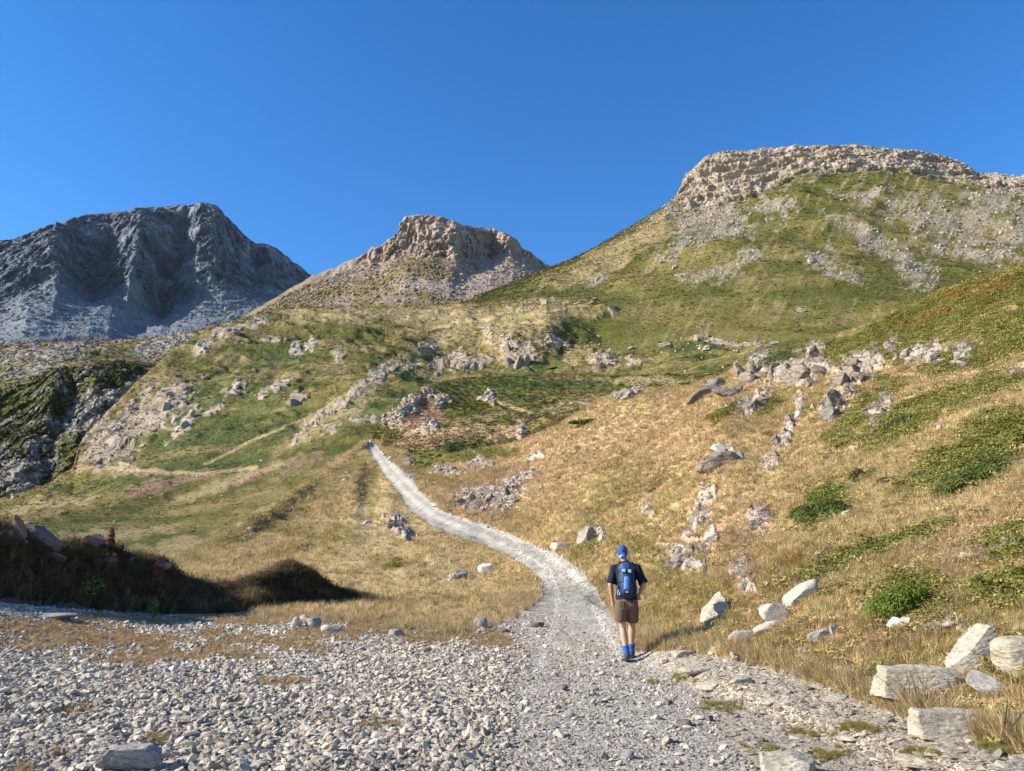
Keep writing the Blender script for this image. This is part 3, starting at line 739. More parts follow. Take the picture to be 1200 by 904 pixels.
# a wide sheet far below everything
ths = np.linspace(0, 2 * math.pi, 49)[:-1]
rad = np.array([30, 300, 3000, 5000.])
zs = np.array([-6, -30, -160, -260.])
V = np.array([(r_ * math.cos(t), r_ * math.sin(t), z_) for r_, z_ in zip(rad, zs) for t in ths])
F = [(k * 48 + i, k * 48 + (i + 1) % 48, (k + 1) * 48 + (i + 1) % 48, (k + 1) * 48 + i) for k in range(3) for i in range(48)]
me = mesh_np("valley_ground", V, np.array(F), np.tile(OLIVE, (len(V), 1)))
link("valley_ground", me, m_hill)['kind'] = 'structure'
print("terrain", round(time.time() - T0, 1))
#==OBJECTS==
# ------------------------------------------------------------------ finding places on the ground
bpy.context.view_layer.update()
LAY = {'A': A, 'B': B, 'C': Cc, 'D': D, 'E': E, 'H': H, 'G': G, 'M': M}
CAM = Vector((0, 0, EYE))

def at(px, py, only=None):
    """the nearest terrain point seen along that direction: point, normal, metres per 1/900"""
    X, Y, Zd = ray(px, py)
    d = Vector((float(X), float(Y), float(Zd))).normalized()
    best = None
    for k in (only or 'MGHEDCBA'):
        ok, p, n, _ = LAY[k].ob.ray_cast(CAM, d)
        if ok:
            q = (p - CAM).length
            if best is None or q < best[2]: best = (p.copy(), n.copy(), q)
    if best is None:
        return at(px, py + 3, only)
    p, n, q = best
    depth = p.y * CP + (p.z - EYE) * SP
    return p, n, depth / 900.0

def ground_z(x, y, keys='MGHE'):
    z = -1e9
    for k in keys:
        ok, p, n, _ = LAY[k].ob.ray_cast(Vector((x, y, 900)), Vector((0, 0, -1)))
        if ok: z = max(z, p.z)
    return z

def sample(S, n, w, area=False, seed=1, win=(-70, 1270, 150, 985)):
    g = np.random.default_rng(seed)
    ww = (w * ((S.px > win[0]) & (S.px < win[1]) & (S.py > win[2]) & (S.py < win[3])))[:-1, :-1].astype(np.float64)
    ww = ww.copy()
    if not area:
        cw = np.abs(S.a[:-1, 1:] - S.a[:-1, :-1]); ww *= np.minimum(cw / np.median(cw), 30)
    if area:
        da = np.abs(S.r[:-1, :-1] - S.r[1:, :-1]) * S.r[:-1, :-1] * np.abs(S.a[:-1, 1:] - S.a[:-1, :-1])
        ww *= da
    c = np.cumsum(ww.ravel()); c /= c[-1]
    k = np.minimum(np.searchsorted(c, g.random(n)), c.size - 1)
    i, j = np.divmod(k, ww.shape[1])
    u = g.random(n).astype(np.float32); v = g.random(n).astype(np.float32)
    def L(f):
        return (f[i, j] * (1 - u) + f[i + 1, j] * u) * (1 - v) + (f[i, j + 1] * (1 - u) + f[i + 1, j + 1] * u) * v
    P = np.stack([L(S.x), L(S.y), L(S.z)], -1)
    return P, S.col[i, j], i, j, g

def scatter(name, P, rot, scl, idx, tint, protos, label=None, kind='stuff'):
    n = len(P)
    me = bpy.data.meshes.new(name)
    me.vertices.add(n); me.vertices.foreach_set("co", np.ascontiguousarray(P, np.float32).ravel())
    for nm, ty, arr, key in (("rot", 'FLOAT_VECTOR', rot, "vector"), ("scl", 'FLOAT_VECTOR', scl, "vector"),
                             ("tint", 'FLOAT_VECTOR', tint, "vector"), ("idx", 'INT', idx, "value")):
        a = me.attributes.new(nm, ty, 'POINT')
        a.data.foreach_set(key, np.ascontiguousarray(arr, np.int32 if ty == 'INT' else np.float32).ravel())
    o = bpy.data.objects.new(name, me); COL.objects.link(o)
    pc = bpy.data.collections.new(name + "_kinds")
    for k, p in enumerate(protos):
        q = bpy.data.objects.new("%s_kind_%02d" % (name, k), p); pc.objects.link(q)
    ng = bpy.data.node_groups.new(name + "_spread", 'GeometryNodeTree')
    ng.interface.new_socket("Geometry", in_out='INPUT', socket_type='NodeSocketGeometry')
    ng.interface.new_socket("Geometry", in_out='OUTPUT', socket_type='NodeSocketGeometry')
    N, L = ng.nodes, ng.links
    gi = N.new("NodeGroupInput"); go = N.new("NodeGroupOutput")
    mp = N.new("GeometryNodeMeshToPoints")
    ip = N.new("GeometryNodeInstanceOnPoints"); ci = N.new("GeometryNodeCollectionInfo")
    ci.inputs[0].default_value = pc; ci.inputs[1].default_value = True; ci.inputs[2].default_value = True
    def na(nm, ty):
        q = N.new("GeometryNodeInputNamedAttribute"); q.data_type = ty; q.inputs[0].default_value = nm
        return q.outputs[0]
    L.new(gi.outputs[0], mp.inputs[0]); L.new(mp.outputs[0], ip.inputs['Points'])
    L.new(ci.outputs[0], ip.inputs['Instance']); ip.inputs['Pick Instance'].default_value = True
    L.new(na("idx", 'INT'), ip.inputs['Instance Index'])
    e2r = N.new("FunctionNodeEulerToRotation"); L.new(na("rot", 'FLOAT_VECTOR'), e2r.inputs[0])
    L.new(e2r.outputs[0], ip.inputs['Rotation']); L.new(na("scl", 'FLOAT_VECTOR'), ip.inputs['Scale'])
    L.new(ip.outputs[0], go.inputs[0])
    md = o.modifiers.new("spread", 'NODES'); md.node_group = ng
    tag(o, label, None, None, kind)
    return o

# ------------------------------------------------------------------ prototypes
def ico(sub):
    bm = bmesh.new(); bmesh.ops.create_icosphere(bm, subdivisions=sub, radius=1)
    V = np.array([v.co for v in bm.verts], np.float32); F = np.array([[v.index for v in f.verts] for f in bm.faces], np.int32)
    bm.free(); return V, F
ICO = {k: ico(k) for k in (1, 2, 3, 4, 5)}

def rock_shape(sub, seed, dims=(1, 1, 1), cuts=9, rough=.06, depth=(.55, .9), box_=3.6, planes=()):
    """a block with broken faces: an icosphere cut back to random planes, then roughened"""
    g = np.random.default_rng(seed)
    V, F = ICO[sub]; V = V.astype(np.float64)
    V = V / ((np.abs(V) ** box_).sum(1) ** (1 / box_))[:, None] * .92
    for p in planes:
        n = np.array(p[:3], float); n /= np.linalg.norm(n)
        V -= np.maximum(V @ n - p[3], 0)[:, None] * n
    for _ in range(cuts):
        n = g.normal(size=3); n /= np.linalg.norm(n)
        V -= np.maximum(V @ n - g.uniform(*depth), 0)[:, None] * n
    V = V.astype(np.float32)
    if rough and sub > 2:
        q = fbm(V[:, 0] * 4 + seed, V[:, 1] * 4, V[:, 2] * 7, oct=3, seed=seed + 1, ridged=True)
        V *= (1 + (.015 + rough * .45) * q)[:, None]
    if rough:
        o = seed * 3.7
        nn = fbm(V[:, 0] * 1.7 + o, V[:, 1] * 1.7, V[:, 2] * 2.6, oct=4 if sub > 2 else 1, seed=seed)
        V *= (1 + rough * 2.2 * nn)[:, None]
    return V * np.array(dims, np.float32), F

def blades(n, h, spread, width, seed, bend=.5, segs=3, seedhead=False):
    g = np.random.default_rng(seed); V = []; F = []
    for _ in range(n):
        a = g.uniform(0, 6.283); r0 = spread * g.random() ** .6 * .45
        x, y = r0 * math.cos(a), r0 * math.sin(a)
        da = a + g.normal() * .8; b = bend * g.uniform(.3, 1.2); hh = h * g.uniform(.55, 1.1); w = width * g.uniform(.6, 1.2)
        fx, fy = -math.sin(g.uniform(0, 6.28)), math.cos(g.uniform(0, 6.28))
        q = math.hypot(fx, fy) + 1e-6; fx /= q; fy /= q
        i0 = len(V)
        for k in range(segs):
            t = k / segs
            ox = math.cos(da) * b * hh * t * t; oy = math.sin(da) * b * hh * t * t; oz = hh * (t - .25 * b * t * t)
            ww = w * (1 - t * .8) * .5
            V += [(x + ox - fx * ww, y + oy - fy * ww, oz), (x + ox + fx * ww, y + oy + fy * ww, oz)]
        V.append((x + math.cos(da) * b * hh, y + math.sin(da) * b * hh, hh * (1 - .25 * b)))
        for k in range(segs - 1):
            F += [(i0 + 2 * k, i0 + 2 * k + 1, i0 + 2 * k + 3), (i0 + 2 * k, i0 + 2 * k + 3, i0 + 2 * k + 2)]
        F.append((i0 + 2 * segs - 2, i0 + 2 * segs - 1, i0 + 2 * segs))
    return np.array(V, np.float32), np.array(F, np.int32)

def leafclump(n, rx, rz, size, seed, lumps=5, up=.4):
    """leaf quads spread through an uneven mound; returns V, F (quads)"""
    g = np.random.default_rng(seed)
    cs = np.stack([g.uniform(-.55, .55, lumps), g.uniform(-.55, .55, lumps), g.uniform(.1, .6, lumps)], -1)
    cr = g.uniform(.35, .62, lumps)
    k = g.integers(0, lumps, n)
    d = g.normal(size=(n, 3)); d /= np.linalg.norm(d, axis=1)[:, None]; d[:, 2] = np.abs(d[:, 2]) * .9 - .15
    P = cs[k] + d * (cr[k] * g.uniform(.7, 1.08, n))[:, None]
    P[:, 2] = np.maximum(P[:, 2], 0.02)
    P *= (rx, rx, rz)
    nrm = d + g.normal(size=(n, 3)) * .6; nrm[:, 2] += up
    nrm /= np.linalg.norm(nrm, axis=1)[:, None]
    t = np.cross(nrm, g.normal(size=(n, 3))); t /= np.linalg.norm(t, axis=1)[:, None]
    b = np.cross(nrm, t)
    s = size * g.uniform(.6, 1.3, n)[:, None]
    V = np.stack([P - t * s, P - b * s * .5, P + t * s, P + b * s * .5], 1).reshape(-1, 3)
    F = np.arange(4 * n).reshape(n, 4)
    return V, F

m_blade = leaf_mat("grass_blade", None, .25, .6, 4, .4)
m_leaf = leaf_mat("heath_leaf", None, .35, .6, 9, .25)
m_stone = rock_mat("gravel_stone", (1.0, 1.0, 1.0), (.66, .66, .66), 2.0, .02, (.62, .6, .56), inst=True)
m_stone_far = rock_mat("far_stone", (1.0, 1.0, 1.0), (.55, .55, .55), .8, .1, (.5, .5, .45), inst=True)

def protos(fn, k, mat):
    out = []
    for i in range(k):
        V, F = fn(i); me = mesh_np("kind", V, F, smooth=False); me.materials.append(mat); out.append(me)
    return out
P_tuft = protos(lambda i: blades(22, 1, .55, .042, 10 + i, .55), 6, m_blade)
P_tuft_far = protos(lambda i: blades(12, 1, .9, .10, 30 + i, .6, 2), 5, m_blade)
P_thin = protos(lambda i: blades(7, 1, .35, .022, 60 + i, .3), 5, m_blade)
P_clump = protos(lambda i: leafclump(110, .5, .42, .06, 40 + i), 5, m_leaf)
P_clump_far = protos(lambda i: leafclump(34, .55, .42, .15, 50 + i), 5, m_leaf)
P_stone = protos(lambda i: rock_shape(2, 100 + i, (1, .8, .55), 8, .05, (.5, .85)), 7, m_stone)
P_stone_s = protos(lambda i: rock_shape(1, 120 + i, (1, .8, .6), 4, .12, (.6, .9)), 6, m_stone)
P_stone_far = protos(lambda i: rock_shape(2, 140 + i, (1, .85, .8), 9, .10, (.45, .85)), 7, m_stone_far)

def rotz(g, n, tilt=.15):
    return np.stack([g.normal(size=n) * tilt, g.normal(size=n) * tilt, g.uniform(0, 6.283, n)], -1)

def uni(s, ax=(1, 1, 1)):
    return np.stack([s * ax[0], s * ax[1], s * ax[2]], -1)

# grass on the near slope and the knoll
closed = (1 - G.open) * (1 - .8 * G.rk)
P, c, i, j, g = sample(G, 205000, closed * (1 - .65 * G.gm) * (1 - ((G.px < 290) & (G.py > 695))) * np.clip(G.r / 16, .45, 1) * sstep(500, 120, G.r), seed=11, win=(-200, 1900, 150, 1100))
r = np.hypot(P[:, 0], P[:, 1]); n = len(P)
near = r < 26
t = c * g.uniform(.85, 1.75, n)[:, None] * np.stack([g.normal(1, .05, n), np.ones(n), g.normal(1, .1, n)], -1)
pl = g.random(n) < .16; t[pl] = PALE * g.uniform(.8, 1.25, pl.sum())[:, None]
ol = g.random(n) < .15; t[ol] = OLIVE * g.uniform(.9, 1.6, ol.sum())[:, None]
br = g.random(n) < .09; t[br] = BROWN * g.uniform(.7, 1.2, br.sum())[:, None]
h = np.minimum(g.lognormal(0, .5, n), 2.3) * .060 * (1 + .036 * r)
scatter("dry_grass", P[near], rotz(g, n, .15)[near], uni(h, (1.15, 1.15, 1))[near], g.integers(0, 6, n)[near], t[near], P_tuft, "dry straw grass on the slope beside the track")
scatter("far_dry_grass", P[~near], rotz(g, n, .15)[~near], uni(h * .95, (1.2, 1.2, .9))[~near], g.integers(0, 5, n)[~near], t[~near], P_tuft_far, "dry grass on the upper slope and the knoll")
# low shrubs
P, c, i, j, g = sample(G, 70000, (G.gm ** 1.2 + .03 * closed * sstep(600, 800, G.px)) * np.clip(G.r / 14, .25, 1), seed=12, win=(-200, 1900, 150, 1100))
n = len(P); r = np.hypot(P[:, 0], P[:, 1])
pal = np.array([(.10, .12, .02), (.15, .155, .03), (.20, .185, .04), (.07, .095, .02), (.26, .15, .04), (.27, .225, .055)], np.float32)
t = .55 * c + .45 * pal[g.choice(6, n, p=[.20, .25, .22, .09, .06, .18])]
t = t * g.uniform(.9, 1.9, n)[:, None]
s = g.lognormal(0, .3, n) * .15 * (1 + .030 * r)
scatter("low_shrubs", P, rotz(g, n, .2), uni(s, (1.2, 1.2, .8)), g.integers(0, 5, n), t, P_clump, "low green bilberry and juniper cover on the slope")
# the bench
P, c, i, j, g = sample(H, 26000, np.ones_like(H.px) * (1 - H.rk), seed=13)
n = len(P); t = c * g.uniform(.6, 1.4, n)[:, None]
scatter("bench_shrubs", P, rotz(g, n, .2), uni(g.lognormal(0, .35, n) * .5, (1.3, 1.3, .8)), g.integers(0, 5, n), t, P_clump_far, "low heath on the green bench behind the track")
# the hillside, the mesa foot, the crag
P, c, i, j, g = sample(E, 75000, (1 - .7 * E.rk) * (E.r > 70), seed=14)
n = len(P); r = np.hypot(P[:, 0], P[:, 1]); t = c * g.uniform(.75, 1.35, n)[:, None]
scatter("hillside_heath", P, rotz(g, n, .2), uni(g.lognormal(0, .4, n) * r / 900 * 1.7, (1.5, 1.2, .45)), g.integers(0, 5, n), t, P_clump_far, "heath and tussocks on the green hillside")
P, c, i, j, g = sample(D, 42000, (1 - .8 * D.rk) * (D.px > 540), seed=15)
n = len(P); r = np.hypot(P[:, 0], P[:, 1]); t = c * g.uniform(.6, 1.35, n)[:, None]
scatter("mesa_heath", P, rotz(g, n, .2), uni(g.lognormal(0, .4, n) * r / 900 * 1.5, (1.5, 1.2, .5)), g.integers(0, 5, n), t, P_clump_far, "heath on the flanks of the table-topped mountain")
P, c, i, j, g = sample(B, 16000, (1 - .6 * B.rk) * (B.px < 300), seed=16)
n = len(P); r = np.hypot(P[:, 0], P[:, 1]); t = c * g.uniform(.4, 1.3, n)[:, None]
scatter("crag_shrubs", P, rotz(g, n, .2), uni(g.lognormal(0, .45, n) * r / 900 * 2.3, (1.4, 1.2, .9)), g.integers(0, 5, n), t, P_clump_far, "dark alpine shrubs on the left-hand crag")

# scattered stones of the mountains
def stones(name, S, n, w, px, seed, label, colr=None, win=(-70, 1270, 150, 985), hi=2.2):
    P, c, i, j, g = sample(S, n, w, seed=seed, win=win)
    r = np.hypot(P[:, 0], P[:, 1])
    s = np.minimum(g.lognormal(0, .5, n), hi * 1.6) * r / 900 * px
    t = (c if colr is None else np.tile(np.asarray(colr, np.float32), (n, 1))) * g.uniform(.75, 1.5, n)[:, None]
    rt = np.stack([g.uniform(-.6, .6, n), g.uniform(-.6, .6, n), g.uniform(0, 6.28, n)], -1)
    scatter(name, P, rt, uni(s), g.integers(0, 7, n), t, P_stone_far, label)
stones("hillside_rocks", E, 2600, E.rk ** 2 * (E.r > 90), .95, 21, "pale broken rock in the outcrops of the green hillside", np.array((.36, .28, .20)))
stones("hillside_stones", E, 900, (E.r > 150) * sstep(350, 380, E.py) * (1 + 6 * blob(E, [(840,390,100,12,4),(800,400,120,14,0)])), 1.1, 22, "single pale stones strewn over the green hillside", PALEROCK)
stones("mesa_stones", D, 9000, D.rk + .015, 1.0, 23, "scree and blocks on the table-topped mountain", np.array((.33, .28, .215)))
stones("mesa_cliff_blocks", D, 500, (D.v < 2.1) * (D.v > 1.02) * (D.px > 790), 1.1, 24, "broken blocks in the cliff of the table-topped mountain", np.array((.36, .295, .225)))
stones("crag_rocks", B, 3500, B.rk + .01, 1.5, 25, "grey rock showing through the shrubs of the crag", GREYROCK * 1.0, win=(-70, 320, 380, 640))
stones("peak_scree", Cc, 9000, (Cc.v > 1.6) * 1.0, 1.2, 26, "scree and blocks below the rocky peak")
stones("mountain_scree", A, 9000, (A.v > 1.5) * 1.0, 1.1, 27, "grey scree below the far mountain", None, win=(-70, 400, 150, 430))
stones("slope_rubble", G, 2600, G.rk ** 2, 1.3, 28, "broken rock in the outcrops of the dry slope", ROCK * .7)
stones("bench_rocks", H, 900, H.rk ** 2, 1.8, 29, "broken rock at the edge of the green bench", ROCK)
print("vegetation", round(time.time() - T0, 1))

# gravel
loose = G.pad * (1 - .8 * G.road * sstep(540, 640, G.px + .3 * (G.py - 800))) * (1 - .8 * G.dry) * (1 - .75 * G.sh)
P, c, i, j, g = sample(G, 150000, loose * sstep(26, 10, G.r), area=True, seed=31)
n = len(P)
s = np.minimum(g.lognormal(0, .58, n), 4.2) * .0138
gre = g.uniform(.5, 1.35, n)[:, None]
t = np.array((.69, .60, .46), np.float32) * gre * (1 - G.dry[i, j] * .25)[:, None]
bigs = g.random(n) < .003
wm = g.random(n) < .15; t[wm] = np.array((.50, .42, .32)) * g.uniform(.7, 1.2, wm.sum())[:, None]
s[bigs] *= 1.7
P[:, 2] += s * .25
scatter("loose_gravel", P, rotz(g, n, .45), uni(s, (1.3, 1.1, .9)), g.integers(0, 7, n), t, P_stone, "loose grey stones of the gravel pad")
P, c, i, j, g = sample(G, 62000, (np.maximum(G.road, G.pad * .5)) * sstep(70, 9, G.r) ** 1.0 * (1 - .5 * G.dry), area=False, seed=32)
n = len(P); r = np.hypot(P[:, 0], P[:, 1])
s = np.minimum(g.lognormal(0, .4, n), 3) * np.maximum(.012, r * .0006)
t = np.array((.40, .37, .31), np.float32) * g.uniform(.6, 1.3, n)[:, None] * (.88 + .47 * sstep(22, 10, r))[:, None]
scatter("track_gravel", P, rotz(g, n, .4), uni(s, (1.2, 1.1, .8)), g.integers(0, 6, n), t, P_stone_s, "crushed pale gravel of the track")
P, c, i, j, g = sample(G, 26000, G.sh * (G.r < 30) * (1 - G.road * .5), seed=33)
n = len(P); s = np.minimum(g.lognormal(0, .6, n), 5) * .011
t = np.array((.52, .46, .36), np.float32) * g.uniform(.55, 1.25, n)[:, None]
scatter("shoulder_gravel", P, rotz(g, n, .3), uni(s, (1.4, 1.2, .6)), g.integers(0, 7, n), t, P_stone, "stones trodden into the pale dirt shoulder")
# road edge spill
edge = np.clip(1 - np.abs(G.road - .35) * 2.5, 0, 1) * (G.r > 14) * (1 - G.pad)
P, c, i, j, g = sample(G, 4000, edge, seed=34); n = len(P); r = np.hypot(P[:, 0], P[:, 1])
s = g.lognormal(0, .5, n) * r * .0016
scatter("track_edge_stones", P, rotz(g, n, .4), uni(s), g.integers(0, 7, n), np.array((.46, .44, .40)) * g.uniform(.7, 1.2, n)[:, None], P_stone, "stones spilled along the edges of the track")
# dry turf on the pad, the shoulder's tufts, the grass at the pad's rim
P, c, i, j, g = sample(G, 17000, (G.dry * .5 + .02 * G.pad * sstep(8, 14, G.r)) * (G.r < 40), area=True, seed=35); n = len(P)
t = np.where(g.random(n)[:, None] < .5, STRAW, np.array((.36, .22, .09))) * g.uniform(.7, 1.35, n)[:, None]
scatter("pad_turf", P, rotz(g, n, .3), uni(g.lognormal(0, .3, n) * .045, (1.7, 1.7, 1)), g.integers(0, 6, n), t, P_tuft, "short dry turf on the gravel pad")
P, c, i, j, g = sample(G, 3500, G.sg, seed=36); n = len(P)
t = np.array((.27, .23, .07)) * g.uniform(.7, 1.5, n)[:, None]
scatter("shoulder_turf", P, rotz(g, n, .3), uni(g.lognormal(0, .3, n) * .035, (1.3, 1.3, 1)), g.integers(0, 6, n), t, P_tuft, "small green cushions on the dirt shoulder")
fr = np.clip(1 - np.abs(G.open - .5) * 2, 0, 1) * (G.px > 300) * (G.r < 60)
P, c, i, j, g = sample(G, 5000, fr * (1 - G.road * .9), seed=37); n = len(P)
t = STRAW * g.uniform(.75, 1.4, n)[:, None]
scatter("verge_grass", P, rotz(g, n, .25), uni(g.lognormal(0, .35, n) * .14), g.integers(0, 6, n), t, P_tuft, "straw grass along the verge")
# the bank's own cover
P, c, i, j, g = sample(M, 26000, (M.v > .6) * (M.v < 3.2) * 1.0, seed=38, win=(-300, 470, 500, 760)); n = len(P)
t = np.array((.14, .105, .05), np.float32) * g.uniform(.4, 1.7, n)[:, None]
lit = (P[:, 0] > -9.4) & (P[:, 0] < -7.25) & (P[:, 1] > 23.2); t[lit] = STRAW * g.uniform(.6, 1.3, lit.sum())[:, None]  # bright straw tint paints the mound's sunlit side, the rest stays shade-dark
scatter("bank_grass", P, rotz(g, n, .3), uni(g.lognormal(0, .35, n) * .15, (1.3, 1.3, 1)), g.integers(0, 6, n), t, P_tuft, "dry grass on the spoil bank, darkened for shade, straw where sunlit")
P, c, i, j, g = sample(M, 5000, (M.v > .9) * (M.v < 3.0) * 1.0, seed=39, win=(-300, 470, 500, 760)); n = len(P)
t = np.array([(.075, .10, .028), (.12, .085, .05), (.16, .08, .058)], np.float32)[g.integers(0, 3, n)] * g.uniform(.5, 1.5, n)[:, None]
scatter("bank_weeds", P, rotz(g, n, .3), uni(g.lognormal(0, .35, n) * .22, (1, 1, .9)), g.integers(0, 5, n), t, P_clump, "dark weeds on the spoil bank")
P, c, i, j, g = sample(M, 2200, (M.v > 2.65) * (M.v < 3.15) * 1.0, seed=40, win=(-60, 330, 600, 760)); n = len(P)
t = np.where(g.random(n)[:, None] < .5, PALE, np.array((.30, .2, .13))) * g.uniform(.4, .9, n)[:, None]
scatter("bank_foot_grass", P, rotz(g, n, .12), uni(g.lognormal(0, .35, n) * .20), g.integers(0, 5, n), t, P_thin, "thin dry stalks along the foot of the spoil bank")
P, c, i, j, g = sample(M, 2600, (M.v > 2.2) * (M.v < 3.2) * (np.abs(M.px - 165) < 60), seed=41, win=(90, 260, 600, 760)); n = len(P)
scatter("bank_gravel", P, rotz(g, n, .5), uni(g.lognormal(0, .4, n) * .035), g.integers(0, 7, n), np.array((.24, .23, .22)) * g.uniform(.6, 1.3, n)[:, None], P_stone, "grey rubble spilled from the spoil bank")
P, c, i, j, g = sample(M, 1500, (M.v > .9) * (M.v < 2.9) * (.4 + (M.px < 240)), seed=42, win=(-200, 400, 500, 760)); n = len(P)
scatter("bank_rubble", P, rotz(g, n, .8), uni(g.lognormal(0, .5, n) * .055), g.integers(0, 7, n), np.array([(.10, .06, .05), (.08, .065, .06), (.13, .085, .07)], np.float32)[g.integers(0, 3, n)] * g.uniform(.5, 1.5, n)[:, None], P_stone_far, "dark brown rubble of the spoil bank")
print("gravel", round(time.time() - T0, 1))

# ------------------------------------------------------------------ single rocks
m_pale = rock_mat("pale_boulder", (.50, .44, .34), (.29, .25, .18), 2.2, .06, (.24, .21, .155))
m_cream = rock_mat("cream_rock", (.50, .45, .365), (.32, .28, .225), 3, .03, (.36, .32, .25))
m_grey = rock_mat("grey_rock", (.35, .325, .29), (.20, .185, .17), 2.5, .05, (.15, .14, .12))
m_tan = rock_mat("tan_outcrop", (.40, .34, .27), (.22, .185, .15), 1.6, .10, (.20, .17, .13))
o_tan = rock_mat("outcrop_tan", (.40, .32, .235), (.20, .165, .13), 1.6, .22, (.17, .14, .11), wave=1.1)
o_cream = rock_mat("outcrop_cream", (.50, .44, .34), (.27, .23, .18), 1.8, .20, (.22, .19, .15), wave=1.3)
o_grey = rock_mat("outcrop_grey", (.33, .29, .245), (.17, .15, .135), 2.2, .16, (.14, .13, .11), wave=1.6)
m_dark = rock_mat("dark_rock", (.20, .17, .15), (.09, .08, .075), 2, .06, (.13, .10, .07))
m_rust = rock_mat("rusty_slab", (.34, .19, .15), (.17, .09, .075), 3, .03, (.12, .08, .07))
m_white = rock_mat("white_rock", (.68, .66, .60), (.46, .43, .37), 3, .03, (.5, .47, .4))

def rock_at(px, py, w, h, mat, seed, label=None, group=None, name="boulder", cat="rock", deep=.8, tilt=(0, 0, 0), sub=4, cuts=9, rough=.05,
            depthr=(.55, .9), sink=.22, parent=None, planes=(), only=None):
    p, nrm, m = at(px, py, only)
    sx = w * m * .5 * 1.12; sz = h * m / (1 + 1 - sink) * 1.12
    V, F = rock_shape(sub, seed, (sx, sx * deep, sz), cuts, rough, depthr, planes=planes)
    o = link(name, mesh_np(name, V, F), mat, parent)
    e = Euler(tuple(R(a) for a in tilt))
    o.rotation_euler = e
    loc = Vector((p.x, p.y + sx * deep * .4, p.z + sz * (1 - 2 * sink)))
    if parent is not None: loc = loc - parent.location
    o.location = loc
    if label: tag(o, label, cat, group)
    return o

G_BR = "pale boulders beside the dirt shoulder"
rock_at(1092, 820, 112, 52, m_pale, 3, "broad pale boulder with a flat top, largest of the blocks at the lower right", G_BR, deep=.6, cuts=5, planes=[(0, 0, 1, .55), (0, -1, .15, .6), (-1, 0, .1, .8)], sub=5, rough=.045, tilt=(0, 2, -8), sink=.3)
rock_at(1150, 786, 66, 56, m_pale, 5, "wedge-shaped pale boulder leaning up to a point behind the broad flat boulder", G_BR, deep=.6, cuts=4, planes=[(-.75, -.1, .75, .32), (1, 0, -.05, .55), (0, -1, .2, .55)], sub=5, rough=.035)
rock_at(1203, 790, 56, 44, m_pale, 8, "rounded pale boulder at the right edge behind a dark gap", G_BR, deep=.7, cuts=6, sub=5, rough=.04)
rock_at(1128, 866, 98, 50, m_pale, 3, "long pale block lying lowest in front of the broad boulder", G_BR, deep=.5, cuts=5, planes=[(0, 0, 1, .5), (0, -1, .2, .6), (1, 0, .2, .8)], sub=5, rough=.05, tilt=(0, 3, -4), sink=.34)
rock_at(1168, 815, 56, 20, m_grey, 15, "narrow grey shard sloping down behind the lowest pale block", G_BR, deep=.35, tilt=(0, 28, -15), cuts=7)
rock_at(930, 912, 66, 34, m_pale, 18, "pale rock breaking through the dirt at the bottom edge", None, deep=.6, planes=[(0, 0, 1, .6)], sub=5)
rock_at(845, 722, 42, 36, m_pale, 21, "peaked tan boulder half hidden in straw grass right of the hiker", None, deep=.7, planes=[(-.7, -.2, .6, .5), (.75, -.1, .5, .55), (-.45, -.8, .5, .5)], rough=.05, cuts=3, sink=.42)
rock_at(911, 733, 34, 34, m_cream, 24, "squarish banded rock, middle one of the row climbing from the slab", "pale rocks in a row above the shoulder", deep=.7, planes=[(0, 0, 1, .6), (0, -1, 0, .6), (1, 0, 0, .7)])
rock_at(944, 708, 56, 24, m_cream, 27, "long tilted rock, uppermost of the pale row in the grass", "pale rocks in a row above the shoulder", deep=.4, tilt=(0, -30, 0))
rock_at(903, 742, 36, 13, m_cream, 30, "low sloping rock under the squarish banded one", "pale rocks in a row above the shoulder", deep=.5, tilt=(0, -22, 0))
rock_at(876, 752, 44, 17, m_cream, 33, "flat yellowish slab with a dark hollow, lowest of the pale row", "pale rocks in a row above the shoulder", deep=.5, planes=[(0, 0, 1, .5)])
rock_at(1050, 738, 15, 15, m_white, 36, "small bright white stone just below the green bush", None, name="stone")
rock_at(1064, 734, 16, 11, m_cream, 38, "small pinkish stone touching the bright white one below the bush", None, name="stone")
rock_at(988, 790, 13, 9, m_white, 40, "little white stone alone in the straw grass above the shoulder", None, name="stone", deep=.6)
rock_at(1017, 802, 20, 9, m_cream, 42, "flat cream stone in the grass left of the broad boulder", None, name="stone")
rock_at(980, 822, 34, 8, m_cream, 44, "thin yellowish slab lying where grass meets the dirt shoulder", None, name="slab", deep=.5)
rock_at(962, 752, 26, 13, m_grey, 46, "grey slanting rock in the grass between the pale row and the white stone", None, name="stone", tilt=(0, -20, 0), deep=.5)
rock_at(978, 745, 10, 14, m_grey, 48, "small upright mauve-grey stone in the straw grass", None, name="stone")
rock_at(943, 768, 14, 9, m_grey, 50, "mauve stone low in the straw grass below the slanting rock", None, name="stone")
rock_at(862, 776, 16, 12, m_tan, 52, "brown stone in the grass edge right of the hiker's feet", None, name="stone")
rock_at(997, 606, 16, 9, m_pale, 54, "small cream stone beside the dark juniper patch", None, name="stone")
rock_at(842, 548, 50, 18, o_tan, 56, "low tan rock on the mid slope under the white slab", None, deep=.5, tilt=(0, -12, 0), rough=.09)
rock_at(846, 531, 30, 13, m_white, 58, "white slab on top of the low tan rock, mid slope", None, name="slab", deep=.4, tilt=(0, 22, 0), planes=[(0, 0, 1, .6), (0, -1, 0, .5)])
rock_at(868, 541, 10, 14, m_grey, 60, "little grey stone right of the white slab", None, name="stone")
G_DK = "dark slabs at the left end of the cliff band"
rock_at(824, 468, 38, 20, m_dark, 62, "dark brown slab leaning out of the slope at the left end of the cliff band", G_DK, deep=.7, tilt=(0, -32, 0), cuts=12, rough=.13, depthr=(.45, .8))
